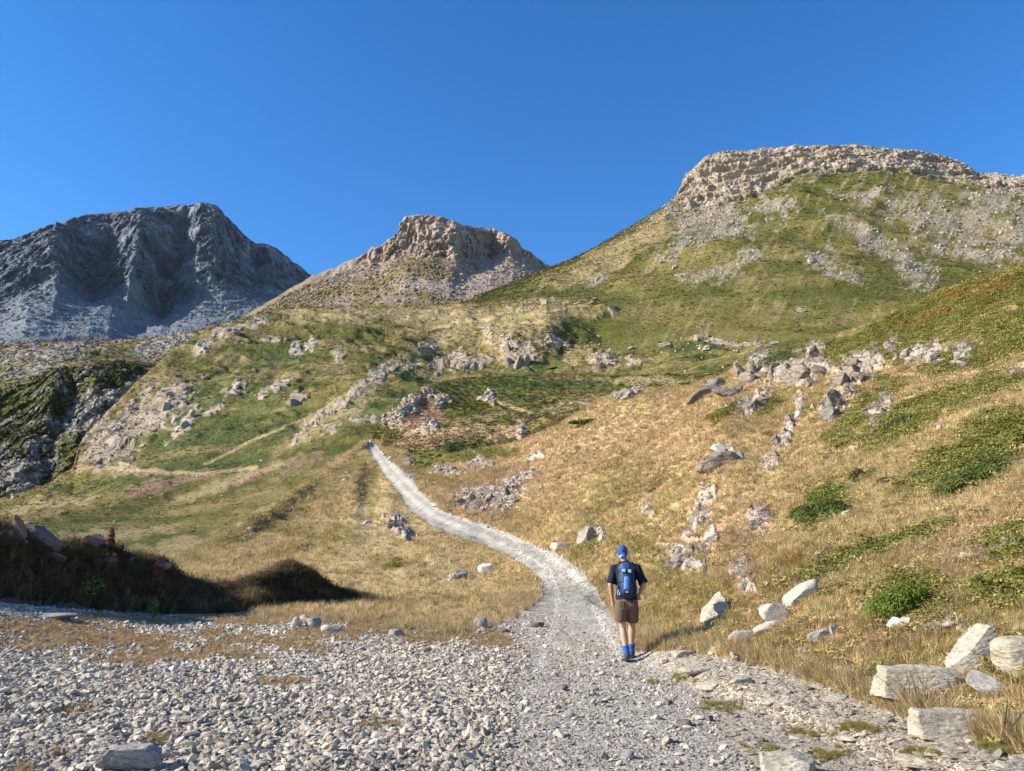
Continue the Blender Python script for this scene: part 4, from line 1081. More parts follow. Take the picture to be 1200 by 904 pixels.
rock_at(838, 456, 26, 18, o_grey, 64, "grey slab stacked behind the leaning dark brown slab", G_DK, deep=.8, tilt=(0, -20, 0), cuts=12, rough=.13, depthr=(.45, .8))
rock_at(858, 464, 40, 15, o_grey, 66, "pale grey block with a dark end face right of the leaning slabs", G_DK, deep=.6, planes=[(0, 0, 1, .6)], cuts=12, rough=.12, depthr=(.45, .8))
rock_at(660, 643, 36, 10, m_cream, 68, "flat pale slab lying on the grass at the track's right edge", None, name="slab", deep=.5, planes=[(0, 0, 1, .5)])
rock_at(690, 637, 26, 20, m_tan, 70, "rough tan rock at the foot of the slope left of the hiker's head", None)
rock_at(705, 637, 10, 13, m_cream, 72, "small cream rock joined to the rough tan one at the slope's foot", None, name="stone")
rock_at(569, 671, 18, 11, m_white, 74, "white oval stone on the straw bank left of the track", None, name="stone", tilt=(0, -15, 0))
rock_at(540, 678, 15, 11, m_grey, 76, "grey stone with a dark side left of the white oval stone", None, name="stone")
rock_at(531, 679, 10, 7, m_cream, 78, "small cream stone leaning on the grey one by the track", None, name="stone")
G_PL = "stones piled at the edge of the gravel pad"
for k, (x, y, w, h, mt, lb) in enumerate([(346, 736, 14, 13, m_cream, "pale stone, left one in the small pile on the gravel pad"), (356, 731, 14, 12, m_cream, "topmost pale stone in the small pile on the gravel pad"),
        (367, 736, 20, 12, m_grey, "grey stone at the right of the small pile on the pad"), (385, 741, 26, 9, m_cream, "flat pale stone just right of the small pile")]):
    rock_at(x, y, w, h, mt, 80 + k, lb, G_PL, name="stone", sub=3)
rock_at(145, 905, 70, 36, m_grey, 86, "streaked grey rock breaking through the gravel at the lower left", None, deep=.7, planes=[(0, 0, 1, .6)], sub=5, rough=.06)
for k, (x, y, w, h, lb) in enumerate([(630, 735, 18, 6, "flat dark stone on the middle of the gravel track"), (590, 742, 14, 7, "dark stone where the grass meets the gravel, left of the track"), (563, 737, 16, 13, "upright grey stone at the rim of the dry grass"),
        (465, 746, 20, 9, "grey stone on the dirt left of the rim stones"), (500, 765, 12, 6, "small dark stone in the gravel below the dry grass"), (784, 828, 10, 9, "dark stone on the track's right side below the hiker"), (802, 852, 18, 9, "dark-sided stone on the right of the gravel"), (832, 846, 9, 8, "small stone standing in the dirt right of the dark-sided one"),
        (780, 778, 8, 5, "tiny dark stone just right of the hiker's shadow"), (757, 703, 12, 6, "dark stone in the grass by the hiker's right elbow"), (893, 870, 12, 6, "dark flat stone on the dirt shoulder"), (735, 890, 16, 10, "angular grey stone in the gravel near the bottom edge"), (668, 842, 14, 10, "grey stone in the loose gravel in front of the hiker"),
        (660, 810, 12, 8, "small dark-sided stone in the gravel between the ruts"), (60, 726, 60, 8, "long flat grey slab at the foot of the spoil bank"), (1040, 812, 14, 6, "stone at the grass edge left of the broad boulder")]):
    rock_at(x, y, w, h, m_dark if 'dark' in lb else m_grey, 90 + k, lb, None, name="stone", sub=3, deep=.7)
for k, (x, y, w, h, lb) in enumerate([(820, 788, 46, 8, "flat pale slab set in the shoulder behind the hiker"), (845, 765, 30, 12, "pale rock at the grass edge of the shoulder"), (800, 770, 34, 8, "low slab in the shoulder right of the hiker's feet"), (838, 806, 40, 8, "wide flat slab in the middle of the dirt shoulder"), (870, 800, 28, 7, "small flat slab touching the straw grass"),
        (1080, 897, 70, 10, "long flat slab at the lower right in the dirt"), (1000, 868, 40, 6, "thin flat slab below the thin yellowish one"), (905, 824, 26, 6, "flat chip of rock in the dirt right of the wide slab"), (1185, 862, 30, 12, "grey rock at the right edge below the long pale block")]):
    rock_at(x, y, w, h, m_pale, 120 + k, lb, None, name="slab", cat="slab", sub=3, deep=.6, cuts=10, sink=.35)
for k, (x, y, w, h, lb) in enumerate([(781, 407, 26, 10, "pale boulder with a dark hollow on the far green flat"), (828, 411, 14, 8, "pale boulder right of the hollowed one on the far flat"), (741, 409, 9, 5, "small pale boulder left of the hollowed one"), (952, 308, 15, 10, "white boulder high on the green face of the table-topped mountain"),
        (941, 366, 12, 7, "pale boulder low on the table-topped mountain's green face"), (791, 316, 8, 7, "pale boulder on the left flank of the table-topped mountain"), (820, 384, 10, 5, "pale block at the left end of the far stone band"), (905, 404, 18, 6, "pale slab at the right end of the far stone band"), (786, 290, 6, 6, "small boulder above the pale one on the left flank"), (697, 352, 8, 4, "pale rock on top of the near knoll right of the hut"), (676, 357, 10, 4, "flat pale rock on the knoll's crest right of the hut")]):
    rock_at(x, y, w * .9, h * .9, o_cream, 140 + k, lb, None, sub=4, rough=.16, cuts=12, depthr=(.45, .8))
# the slabs on the bank
G_SL = "slabs on the spoil bank"
rock_at(14, 636, 36, 36, m_rust, 160, "pointed rusty slab standing on the spoil bank at the left edge", G_SL, deep=.5, planes=[(-.9, -.3, .3, .35), (.7, 0, .8, .3)], tilt=(0, 10, 0), sub=4, sink=.1)
rock_at(42, 642, 50, 30, m_dark, 162, "large dark slab sloping right behind the pointed rusty one", G_SL, deep=.6, tilt=(0, 24, 0), sink=.1, cuts=6, planes=[(.3, 0, 1, .35), (-1, 0, .4, .5)], rough=.08)
rock_at(106, 644, 32, 22, m_rust, 164, "second rusty slab with a dark right side on the bank's crest", G_SL, deep=.6, planes=[(-.7, 0, .8, .4), (.5, -.2, .8, .5)], sink=.1)
rock_at(60, 655, 30, 10, m_rust, 166, "flat reddish slab sticking out of the bank below the crest", G_SL, deep=.4, tilt=(0, 8, 0))
rock_at(24, 640, 14, 10, m_cream, 168, "small pale stone under the pointed rusty slab", G_SL, name="stone")
rock_at(4, 629, 16, 9, m_grey, 170, "pale grey stone at the left edge beside the pointed slab", G_SL, name="stone")
rock_at(150, 662, 22, 10, m_dark, 172, "dark stone on the bank's crest behind the pink stalks", G_SL, name="stone")
rock_at(186, 668, 22, 10, m_rust, 174, "low reddish stone at the right end of the bank's crest", G_SL, name="stone")
rock_at(318, 672, 10, 5, m_cream, 176, "little pale stone on the sunlit side of the pointed mound", None, name="stone")
rock_at(374, 714, 9, 6, m_cream, 178, "small pale stone at the foot of the pointed mound", None, name="stone")
# outcrops: a thing of several blocks
def outcrop(label, rocks, mat, seed, only=None, group=None):
    p0, _, _ = at(rocks[0][0], rocks[0][1], only)
    t = tag(empty("rock_outcrop", p0), label, "rock outcrop", group)
    for k, (x, y, w, h) in enumerate(rocks):
        rock_at(x, y, w, h, mat if not isinstance(mat, list) else mat[k % len(mat)], seed * 31 + k, name="rock", parent=t, sub=4, rough=.13, cuts=12, depthr=(.5, .85), sink=.53, tilt=((k * 37) % 20 - 10, (k * 53) % 30 - 15, (k * 71) % 60), only=only, deep=1.0)
    return t
G_OC = "outcrops in the slope's cliff band"
outcrop("pale outcrop at the left end of the cliff band, cleft by green shrubs", [(868, 440, 16, 24), (876, 448, 20, 26), (866, 425, 12, 10), (884, 436, 12, 20)], o_tan, 1, 'G', G_OC)
outcrop("short pale outcrop between two strips of green shrubs", [(892, 450, 14, 18), (906, 446, 16, 32), (904, 456, 24, 10)], o_tan, 2, 'G', G_OC)
outcrop("largest creamy cliff of the band, broken into blocks below a round-topped rock", [(926, 438, 26, 24), (942, 444, 34, 26), (928, 450, 24, 12), (960, 436, 22, 18), (945, 425, 16, 12), (952, 452, 24, 10)], [o_cream, o_tan], 3, 'G', G_OC)
outcrop("round-topped pale rock standing above the creamy cliff", [(955, 418, 22, 18), (948, 412, 10, 10)], o_cream, 4, 'G', G_OC)
outcrop("sloping tan outcrop right of the creamy cliff", [(1000, 442, 26, 20), (1018, 446, 36, 18), (986, 452, 20, 24), (1004, 428, 22, 14), (980, 474, 24, 26), (996, 462, 14, 20)], o_tan, 5, 'G', G_OC)
outcrop("rounded grey lump below the sloping tan outcrop", [(978, 490, 24, 26), (972, 480, 12, 10)], o_grey, 6, 'G', G_OC)
outcrop("small mauve rock above the tan outcrop", [(1048, 408, 16, 14), (1040, 404, 8, 8)], o_tan, 7, 'G', G_OC)
outcrop("white-faced outcrop near the right end of the band", [(1094, 424, 24, 20), (1108, 426, 18, 14), (1074, 424, 18, 14), (1064, 418, 12, 20), (1082, 428, 14, 10)], [o_cream, o_cream], 8, 'G', G_OC)
outcrop("pale outcrop at the right end of the band", [(1128, 420, 14, 14), (1134, 428, 28, 12), (1122, 428, 14, 10)], o_cream, 9, 'G', G_OC)
outcrop("grey rock with grass at the right edge below the band", [(1194, 440, 24, 9), (1180, 442, 12, 6)], o_grey, 10, 'G')
outcrop("narrow brown rib of rock running down the slope below the shrubs", [(1030, 500, 14, 20), (1024, 512, 12, 16), (1036, 486, 10, 14), (1020, 522, 8, 12)], o_tan, 11, 'G')
outcrop("dark jumbled rubble in the cutting right of the track", [(540, 592, 14, 10), (552, 586, 16, 12), (562, 594, 14, 10), (574, 588, 18, 14), (586, 596, 14, 10), (595, 580, 16, 12), (604, 572, 14, 10), (566, 580, 12, 9), (582, 604, 16, 9), (556, 604, 12, 7), (606, 590, 12, 8), (618, 566, 12, 7), (530, 586, 10, 12)], [o_tan, o_grey, m_dark], 12, 'G')
outcrop("pale rock with a dark overhang just above the track's middle bend", [(476, 546, 14, 12), (484, 548, 10, 8), (518, 552, 16, 7)], o_tan, 13, 'G')
outcrop("grey broken rock in the knoll below the track", [(464, 618, 18, 14), (472, 624, 12, 10), (458, 614, 10, 10), (478, 634, 8, 10)], o_grey, 14, 'G')
outcrop("jagged pale rock at the upper edge of the brown slope", [(728, 464, 16, 8), (738, 466, 18, 12), (748, 462, 12, 10), (716, 468, 10, 6)], o_cream, 15, 'G')
outcrop("low grey slab field on the slope under the leaning dark slabs", [(884, 476, 28, 10), (896, 470, 20, 8), (872, 480, 16, 7)], o_grey, 16, 'G')
outcrop("mauve rock showing through the straw halfway down the right slope", [(890, 615, 20, 14), (898, 604, 14, 12), (880, 622, 14, 10)], o_grey, 17, 'G')
outcrop("mauve ledge in the grass above the peaked boulder", [(866, 672, 14, 14), (872, 660, 12, 12), (862, 684, 12, 9), (872, 690, 8, 9)], o_grey, 18, 'G')
outcrop("steep grey rock rib at the foot of the slope right of the hiker", [(800, 660, 22, 14), (812, 650, 16, 16), (826, 672, 10, 26), (826, 646, 10, 14), (788, 664, 14, 10)], [o_grey, o_tan], 19, 'G')
outcrop("thin grey ribs in the middle of the straw slope", [(826, 612, 8, 14), (820, 596, 8, 12), (834, 584, 8, 8), (842, 628, 8, 10)], o_grey, 20, 'G')
outcrop("purplish gravelly rock patch right of the green bush", [(1112, 737, 26, 5), (1096, 740, 14, 4), (1150, 655, 20, 4)], o_grey, 21, 'G')
outcrop("brown rock high in the middle of the straw slope", [(912, 520, 12, 14), (920, 508, 10, 12), (908, 534, 14, 10), (925, 492, 8, 10)], o_tan, 22, 'G')
outcrop("tall cleft cliff in the green hillside above the track's end", [(532, 430, 12, 18), (542, 432, 14, 16), (554, 434, 12, 16), (523, 428, 10, 16)], o_tan, 23, 'E')
outcrop("steep pale cliff in the middle of the green hillside", [(598, 428, 10, 26), (606, 432, 12, 28), (616, 428, 14, 24), (628, 420, 16, 16), (596, 412, 8, 14)], o_tan, 24, 'E')
outcrop("slanting pale rock right of the steep hillside cliff", [(652, 406, 14, 8), (662, 408, 10, 6), (644, 402, 10, 6)], o_cream, 25, 'E')
outcrop("pinkish landslip with blocks on the far green flat", [(704, 430, 14, 8), (716, 424, 14, 8), (724, 420, 8, 8), (712, 430, 18, 6)], o_tan, 26, 'E')
outcrop("pale leaning rock on the left part of the green hillside", [(276, 462, 12, 12), (268, 458, 8, 8)], o_cream, 27, 'E')
outcrop("low pale ledges left of the leaning slab on the hillside", [(192, 480, 12, 12), (205, 494, 14, 12), (215, 500, 10, 12), (198, 464, 10, 8), (225, 488, 8, 12)], o_cream, 28, 'E')
outcrop("broad grey slab in the gully above the track", [(344, 473, 18, 9), (354, 470, 14, 8)], o_grey, 29, 'E')
print("rocks", round(time.time() - T0, 1))

# ------------------------------------------------------------------ shrubs and weeds
def stems(name, pts, r, mat, parent):
    """thin tapering rods, list of (a, b)"""
    V = []; F = []
    for a, b in pts:
        a = Vector(a); b = Vector(b); d = (b - a).normalized(); s = d.orthogonal().normalized(); t = d.cross(s)
        i0 = len(V)
        for q, rr in ((a, r), (b, r * .45)):
            for k in range(5):
                w = k * 1.2566; V.append(tuple(q + s * math.cos(w) * rr + t * math.sin(w) * rr))
        for k in range(5):
            k2 = (k + 1) % 5
            F += [(i0 + k, i0 + k2, i0 + 5 + k2), (i0 + k, i0 + 5 + k2, i0 + 5 + k)]
    return link(name, mesh_np(name, np.array(V), np.array(F)), mat, parent)

m_bark = cloth_mat("shrub_bark", (.14, .10, .07), .3, 20)
def shrub(px, py, w, h, label, col, n, leaf, seed, name="shrub", cat="shrub", deep=.8, group=None, up=.5, slopey=True, only=None):
    p, nrm, m = at(px, py, only)
    t = tag(empty(name, p), label, cat, group)
    rx = w * m * .5; rz = h * m
    V, F = leafclump(n, 1, 1, 1, seed, lumps=9, up=up)
    V4 = V.reshape(-1, 4, 3); ctr = V4.mean(1, keepdims=True)
    V = ((V4 - ctr) * leaf + ctr * (rx * .95, rx * deep, rz * .78)).reshape(-1, 3)
    if slopey and nrm.z > .55:
        V[:, 2] += -(nrm.x * V[:, 0] + nrm.y * V[:, 1]) / nrm.z
    f = link("foliage", mesh_np("foliage", V, F, smooth=False), leaf_mat(name + "_leaves", col, .45, .55, 3 / max(rx, .05), .25), t)
    g = np.random.default_rng(seed)
    br = []
    for _ in range(9):
        q = V[g.integers(0, len(V))]
        br.append(((q[0] * .25, q[1] * .25, -.02), tuple(q)))
    stems("branch", br, rx * .02, m_bark, t)
    return t
shrub(1050, 724, 84, 46, "rounded deep green bush alone in the straw grass above the boulders", (.11, .15, .02), 6000, .017, 1)
shrub(964, 608, 74, 24, "dark green juniper cushion slanting across the straw slope", (.085, .11, .022), 5200, .032, 2)
shrub(1004, 560, 24, 14, "small olive-brown bush above the slanting juniper cushion", (.11, .09, .025), 900, .03, 3)
shrub(1040, 566, 28, 10, "straggly brownish bush right of the small olive one", (.12, .10, .04), 700, .03, 4)
shrub(1146, 566, 100, 28, "widest dark green juniper patch near the right edge", (.095, .115, .024), 6500, .035, 5)
shrub(1186, 528, 50, 30, "yellow-green shrub above the widest juniper patch", (.14, .14, .03), 2600, .035, 6)
shrub(1045, 506, 50, 16, "dark shrub at the lower end of the olive shrub strip", (.07, .10, .03), 2200, .04, 7)
shrub(531, 528, 34, 11, "oval dark shrub on the brown bank right of the track's top", (.07, .09, .025), 1500, .10, 8, only='HG')
shrub(684, 498, 44, 8, "bright green shrub patch in the notch above the brown slope", (.055, .13, .02), 2200, .10, 9, only='HG', slopey=False)
shrub(1190, 698, 30, 20, "green weed patch at the right edge above the boulders", (.10, .14, .03), 900, .018, 10)
shrub(1188, 752, 26, 14, "grey-green weeds behind the right-edge boulder", (.12, .15, .06), 700, .014, 11)
shrub(1197, 850, 22, 12, "blue-green leafy plant at the right edge below the boulders", (.13, .20, .13), 400, .015, 12)
shrub(908, 424, 44, 10, "green shrub strip crowning the left end of the cliff band", (.10, .13, .03), 2600, .06, 13, only='G')
shrub(920, 700, 16, 8, "low green tuft beside the long tilted rock", (.12, .14, .03), 260, .016, 14)
# leafy weed and dock stalks on the bank
shrub(101, 704, 38, 38, "bright green leafy weed at the foot of the spoil bank", (.17, .23, .05), 620, .045, 20, name="leafy_weed", cat="weed", up=.9, slopey=False, only='MG')
shrub(178, 724, 14, 32, "green leaves at the foot of the tallest red dock stalk", (.15, .21, .05), 170, .045, 21, name="leafy_weed", cat="weed", up=.9, slopey=False, only='MG')
m_dstem = cloth_mat("dock_stem", (.20, .10, .06), .3, 20)
m_dseed = {k: leaf_mat("dock_seed_" + k, v, .4, .7, 12, .2) for k, v in dict(red=(.20, .085, .06), pink=(.30, .15, .14), brown=(.17, .10, .06)).items()}
def dock(px, py, h, tone, label, seed, heads=1):
    p, nrm, m = at(px, py, 'MG'); g = np.random.default_rng(seed)
    t = tag(empty("dock_stalk", p), label, "weed", "seeding dock stalks on the spoil bank")
    H_ = h * m; lean = g.normal(0, .06, 2)
    st = []; VV = []; FF = []
    for k in range(heads):
        ox = (k - (heads - 1) / 2) * .10 * H_; top = Vector((ox * 1.6 + lean[0] * H_, lean[1] * H_, H_ * (1 - .12 * k)))
        st.append(((ox * .2, 0, -.03), tuple(top)))
        n = 230
        z = g.uniform(.42, 1.0, n); rad = .085 * H_ * (np.sin((z - .38) * 4.6).clip(.15, 1)) * g.uniform(.3, 1.1, n); a = g.uniform(0, 6.28, n)
        C = np.stack([top.x * z + rad * np.cos(a), top.y * z + rad * np.sin(a), top.z * z], -1)
        d = g.normal(size=(n, 3)) * .016; e = g.normal(size=(n, 3)) * .016
        i0 = sum(len(v) for v in VV)
        VV.append(np.stack([C - d, C - e, C + d, C + e], 1).reshape(-1, 3)); FF.append(np.arange(4 * n).reshape(n, 4) + i0)
    stems("stem", st, .008, m_dstem, t)
    link("seed_head", mesh_np("seed_head", np.concatenate(VV), np.concatenate(FF), smooth=False), m_dseed[tone], t)
dock(11, 668, 24, 'pink', "pink-topped stalk nearest the left edge on the bank", 1)
dock(84, 690, 38, 'brown', "brown leaning stalk left of the bright leafy weed", 2)
dock(113, 680, 24, 'red', "short red stalk just above the bright leafy weed", 3)
dock(126, 680, 30, 'pink', "pink stalk, left one of the pair behind the leafy weed", 4, 2)
dock(134, 678, 28, 'pink', "pink stalk, right one of the pair behind the leafy weed", 5)
dock(178, 710, 50, 'red', "tall red-brown stalk standing on green leaves at the bank's foot", 6, 2)
dock(127, 655, 36, 'red', "thin reddish stalk against the meadow, left of the two on the crest", 7)
dock(133, 655, 32, 'red', "thin reddish stalk against the meadow, right of the two on the crest", 8)
dock(142, 660, 22, 'brown', "small brown stalk at the right of the crest stalks", 9)
dock(197, 680, 22, 'brown', "dark stalk at the right end of the bank's crest", 10)
dock(186, 672, 18, 'pink', "pinkish tuft of stalks above the tall red one", 11, 3)

# ------------------------------------------------------------------ a hut and a summit post, far away
p, nrm, m = at(638, 356, 'ED')
hut = tag(empty("stone_hut", p, R(-18)), "tiny stone hut with a dark doorway on the green ridge", "hut")
w_, d_, h_ = 6.2 * m, 5 * m, 4.6 * m
m_hut = rock_mat("hut_stone", (.62, .54, .42), (.40, .34, .26), .8, .05)
m_roof = rock_mat("hut_roof", (.42, .39, .35), (.28, .26, .24), .8, .05)
m_door = cloth_mat("hut_door", (.035, .03, .028), .3, 3)
def box(x0, x1, y0, y1, z0, z1):
    V = np.array([(x, y, z) for x in (x0, x1) for y in (y0, y1) for z in (z0, z1)], np.float32)
    F = np.array([(0, 1, 3, 2), (4, 6, 7, 5), (0, 4, 5, 1), (2, 3, 7, 6), (0, 2, 6, 4), (1, 5, 7, 3)])
    return V, F
V, F = box(-w_ / 2, w_ / 2, -d_ / 2, d_ / 2, -1.5, h_ * .8)
link("wall", mesh_np("wall", V, F, smooth=False), m_hut, hut)
V = np.array([(-w_ * .55, -d_ * .56, h_ * .8), (w_ * .55, -d_ * .56, h_ * .8), (w_ * .55, d_ * .56, h_ * .8), (-w_ * .55, d_ * .56, h_ * .8), (-w_ * .55, 0, h_ * 1.1), (w_ * .55, 0, h_ * 1.1)])
F4 = [(0, 1, 5, 4), (2, 3, 4, 5), (0, 3, 2, 1)]
me = bpy.data.meshes.new("roof"); me.from_pydata([tuple(v) for v in V], [], F4 + [(0, 4, 3), (1, 2, 5)]); link("roof", me, m_roof, hut)
V, F = box(w_ * .5 - .02, w_ * .5 + .12, -d_ * .22, d_ * .22, -.2, h_ * .55)
link("door", mesh_np("door", V, F, smooth=False), m_door, hut)
p, nrm, m = at(220, 244, 'A')
V, F = box(-.9, .9, -.9, .9, -6, 4.5 * m)
V2, F2 = box(-3.2, 3.2, -.7, .7, 3.0 * m, 3.0 * m + 1.6)
post = tag(empty("summit_post", p), "tiny pale marker on the highest point of the grey mountain", "marker")
link("post", mesh_np("post", V, F, smooth=False), m_white, post)
link("crossbar", mesh_np("crossbar", V2, F2, smooth=False), m_white, post)
print("plants", round(time.time() - T0, 1))

# ------------------------------------------------------------------ the hiker
def tube(path, radii, segs=16, cap=True):
    """path of points, radii (rx, ry) or r: closed tube; sections stay level when vertical"""
    V = []; F = []
    P_ = [Vector(p) for p in path]; n = len(P_)
    for k, p in enumerate(P_):
        d = (P_[min(k + 1, n - 1)] - P_[max(k - 1, 0)]).normalized()
        ref = Vector((0, 1, 0)) if abs(d.y) < .9 else Vector((0, 0, 1))
        s = ref.cross(d).normalized(); t = d.cross(s).normalized()
        r_ = radii[k]; rx, ry = (r_ if isinstance(r_, tuple) else (r_, r_))
        for i in range(segs):
            w = 2 * math.pi * i / segs
            V.append(tuple(p + s * math.cos(w) * rx + t * math.sin(w) * ry))
    for k in range(n - 1):
        for i in range(segs):
            j = (i + 1) % segs
            F.append((k * segs + i, k * segs + j, (k + 1) * segs + j, (k + 1) * segs + i))
    if cap:
        F.append(tuple(range(segs))[::-1]); F.append(tuple(range((n - 1) * segs, n * segs)))
    return V, F

def ball(c, r_, sub=3):
    V, F = ICO[sub]
    V = V * np.array(r_, np.float32) + np.array(c, np.float32)
    return [tuple(v) for v in V], [tuple(f) for f in F]

def fuse(name, shapes, voxel, mat, parent, smooth=4, disp=None):
    V = []; F = []
    for v, f in shapes:
        o = len(V); V += list(v); F += [tuple(i + o for i in q) for q in f]
    me = bpy.data.meshes.new(name); me.from_pydata(V, [], F)
    bm = bmesh.new(); bm.from_mesh(me); bmesh.ops.recalc_face_normals(bm, faces=bm.faces); bm.to_mesh(me); bm.free()
    o = bpy.data.objects.new(name, me); COL.objects.link(o)
    md = o.modifiers.new("r", 'REMESH'); md.mode = 'VOXEL'; md.voxel_size = voxel; md.use_smooth_shade = True
    if smooth:
        ms = o.modifiers.new("s", 'SMOOTH'); ms.iterations = smooth; ms.factor = .5
    dg_ = bpy.context.evaluated_depsgraph_get()
    m2 = bpy.data.meshes.new_from_object(o.evaluated_get(dg_))
    o.modifiers.clear(); o.data = m2; m2.name = name
    bpy.data.meshes.remove(me)
    if disp:
        n_ = len(m2.vertices); co = np.zeros(n_ * 3, np.float32); m2.vertices.foreach_get("co", co); co = co.reshape(-1, 3)
        nr = np.zeros(n_ * 3, np.float32); m2.vertices.foreach_get("normal", nr); nr = nr.reshape(-1, 3)
        q = fbm(co[:, 0] * disp[1], co[:, 1] * disp[1], co[:, 2] * disp[1] * disp[2], oct=3, seed=5, ridged=True)
        co += nr * (q * disp[0])[:, None]
        m2.vertices.foreach_set("co", co.ravel()); m2.update()
    m2.materials.clear(); m2.materials.append(mat)
    o.parent = parent
    return o

hp, _, hm = at(736.5, 775, 'G')
K = hiker = tag(empty("person", hp, R(-8)), "hiker seen from behind in dark shirt, brown shorts and blue backpack, walking up the track", "person")
sc_ = 1.0
m_skin = cloth_mat("skin", (.50, .29, .19), .08, 12, .001, .55, .35)
m_shirt = cloth_mat("dark_shirt", (.014, .018, .035), .35, 25, .004)
m_short = cloth_mat("brown_shorts", (.135, .088, .058), .2, 30, .004)
m_sock = cloth_mat("blue_gaiter", (.025, .11, .34), .2, 40, .003)
m_boot = cloth_mat("boot_grey", (.075, .07, .068), .3, 40, .004)
m_sole = cloth_mat("boot_sole", (.03, .03, .03), .2, 40, .002)
m_capb = cloth_mat("blue_headscarf", (.03, .085, .29), .2, 30, .004)
m_capl = cloth_mat("pale_headscarf_band", (.32, .52, .74), .2, 60, .002)
m_pk = cloth_mat("navy_pack", (.012, .032, .075), .35, 22, .005, .6, .35)
m_pk2 = cloth_mat("pack_blue_panel", (.018, .065, .14), .35, 30, .004, .6, .35)
m_pk3 = cloth_mat("light_blue_bottle", (.10, .22, .52), .15, 30, .002, .5, .4)
m_strap = cloth_mat("black_strap", (.015, .016, .02), .3, 50, .002)
m_tagw = cloth_mat("silver_print", (.40, .52, .58), .2, 60, .001)
m_hair = cloth_mat("grey_hair", (.20, .17, .15), .3, 80, .003)
# joints (x right, y ahead, z up)
hipL, hipR = Vector((-.095, 0, .93)), Vector((.095, 0, .93))
kneL, kneR = Vector((-.085, .03, .50)), Vector((.080, .20, .53))
ankL, ankR = Vector((-.025, -.10, .115)), Vector((.060, .24, .12))
shL, shR = Vector((-.195, .01, 1.425)), Vector((.195, .01, 1.425))
elL, elR = Vector((-.270, -.02, 1.16)), Vector((.310, -.06, 1.17))
wrL, wrR = Vector((-.245, .10, .92)), Vector((.215, .15, 1.00))
def lerp(a, b, t): return a + (b - a) * t
def limb(a, b, c, ra, rb, rc, bulge=.0):
    return tube([a, lerp(a, b, .35), lerp(a, b, .75), b, lerp(b, c, .28), lerp(b, c, .6), c],
                [ra, ra * .97, (ra + rb * 1.5) / 2.5, rb, rb * (1.02 + bulge), (rb + rc) / 2 * (1.0 + bulge * .4), rc])
def hand(w, d, side, down):
    """palm, four bent fingers and a thumb"""
    d = d.normalized(); sd = Vector((0, 1, 0)); sd = (sd - d * sd.dot(d)).normalized(); pn = d.cross(sd)
    sh = [tube([w - d * .01, w + d * .035, w + d * .085], [(.026, .018), (.040, .016), (.042, .013)], 10)]
    for k, L_ in enumerate((.062, .074, .070, .054)):
        b = w + d * .082 + sd * (.030 - k * .020)
        kn = b + d * L_ * .5 + pn * side * .010; tip = kn + d * L_ * .38 + pn * side * .028
        sh.append(tube([b - d * .015, b, kn, tip], [.009, .009, .0085, .006], 8))
    tb = w + d * .025 + sd * .028
    sh.append(tube([tb - sd * .012, tb + sd * .022 + d * .025, tb + sd * .026 + d * .055 + pn * side * .012], [.012, .010, .007], 8))
    return sh
neck = Vector((-.01, .03, 1.50)); headc = Vector((-.045, .075, 1.655))
shapes = [
    tube([(0, 0, .86), (0, 0, .96), (0, .005, 1.08), (0, 0, 1.25), (0, 0, 1.38), (0, .01, 1.46), (0, .015, 1.51)], [(.15, .10), (.165, .115), (.145, .10), (.16, .115), (.185, .11), (.15, .085), (.07, .06)], 20),
    tube([neck - Vector((0, 0, .05)), neck + Vector((-.01, .01, .06)), headc - Vector((0, 0, .05))], [.062, .056, .058], 14),
    ball(headc, (.076, .096, .115)),
    ball(headc + Vector((0, .035, -.065)), (.055, .06, .055)),                     # jaw
    tube([headc + Vector((0, .088, .02)), headc + Vector((0, .118, -.02)), headc + Vector((0, .092, -.035))], [.009, .015, .012], 8),   # nose
    ball(headc + Vector((0, .095, -.062)), (.024, .010, .010), 2),                # mouth
    ball(headc + Vector((-.078, .0, -.01)), (.012, .022, .033), 2), ball(headc + Vector((.078, .0, -.01)), (.012, .022, .033), 2),
    limb(shL, elL, wrL, .058, .042, .027, .05), limb(shR, elR, wrR, .058, .042, .027, .05),
    limb(hipL, kneL, ankL, .092, .056, .038, .14), limb(hipR, kneR, ankR, .092, .056, .038, .14),
    tube([ankL + Vector((0, -.04, -.05)), ankL + Vector((-.005, .05, -.06)), ankL + Vector((-.01, .15, -.075))], [.035, .038, .028], 10),
    tube([ankR + Vector((0, -.04, -.04)), ankR + Vector((.005, .05, -.06)), ankR + Vector((.01, .14, -.10))], [.035, .038, .028], 10),
] + hand(wrL, Vector((.02, .10, -1)), 1, 0) + hand(wrR, Vector((-.10, .35, -1)), -1, 0)
fuse("body", shapes, .0075, m_skin, K, 3)
eye_m = cloth_mat("eye_dark", (.03, .025, .02), .1, 20)
for sx in (-1, 1):
    V, F = ball(headc + Vector((sx * .03, .088, .0)), (.012, .008, .007), 1)
    link("eye", mesh_np("eye", np.array(V), np.array(F)), eye_m, K)
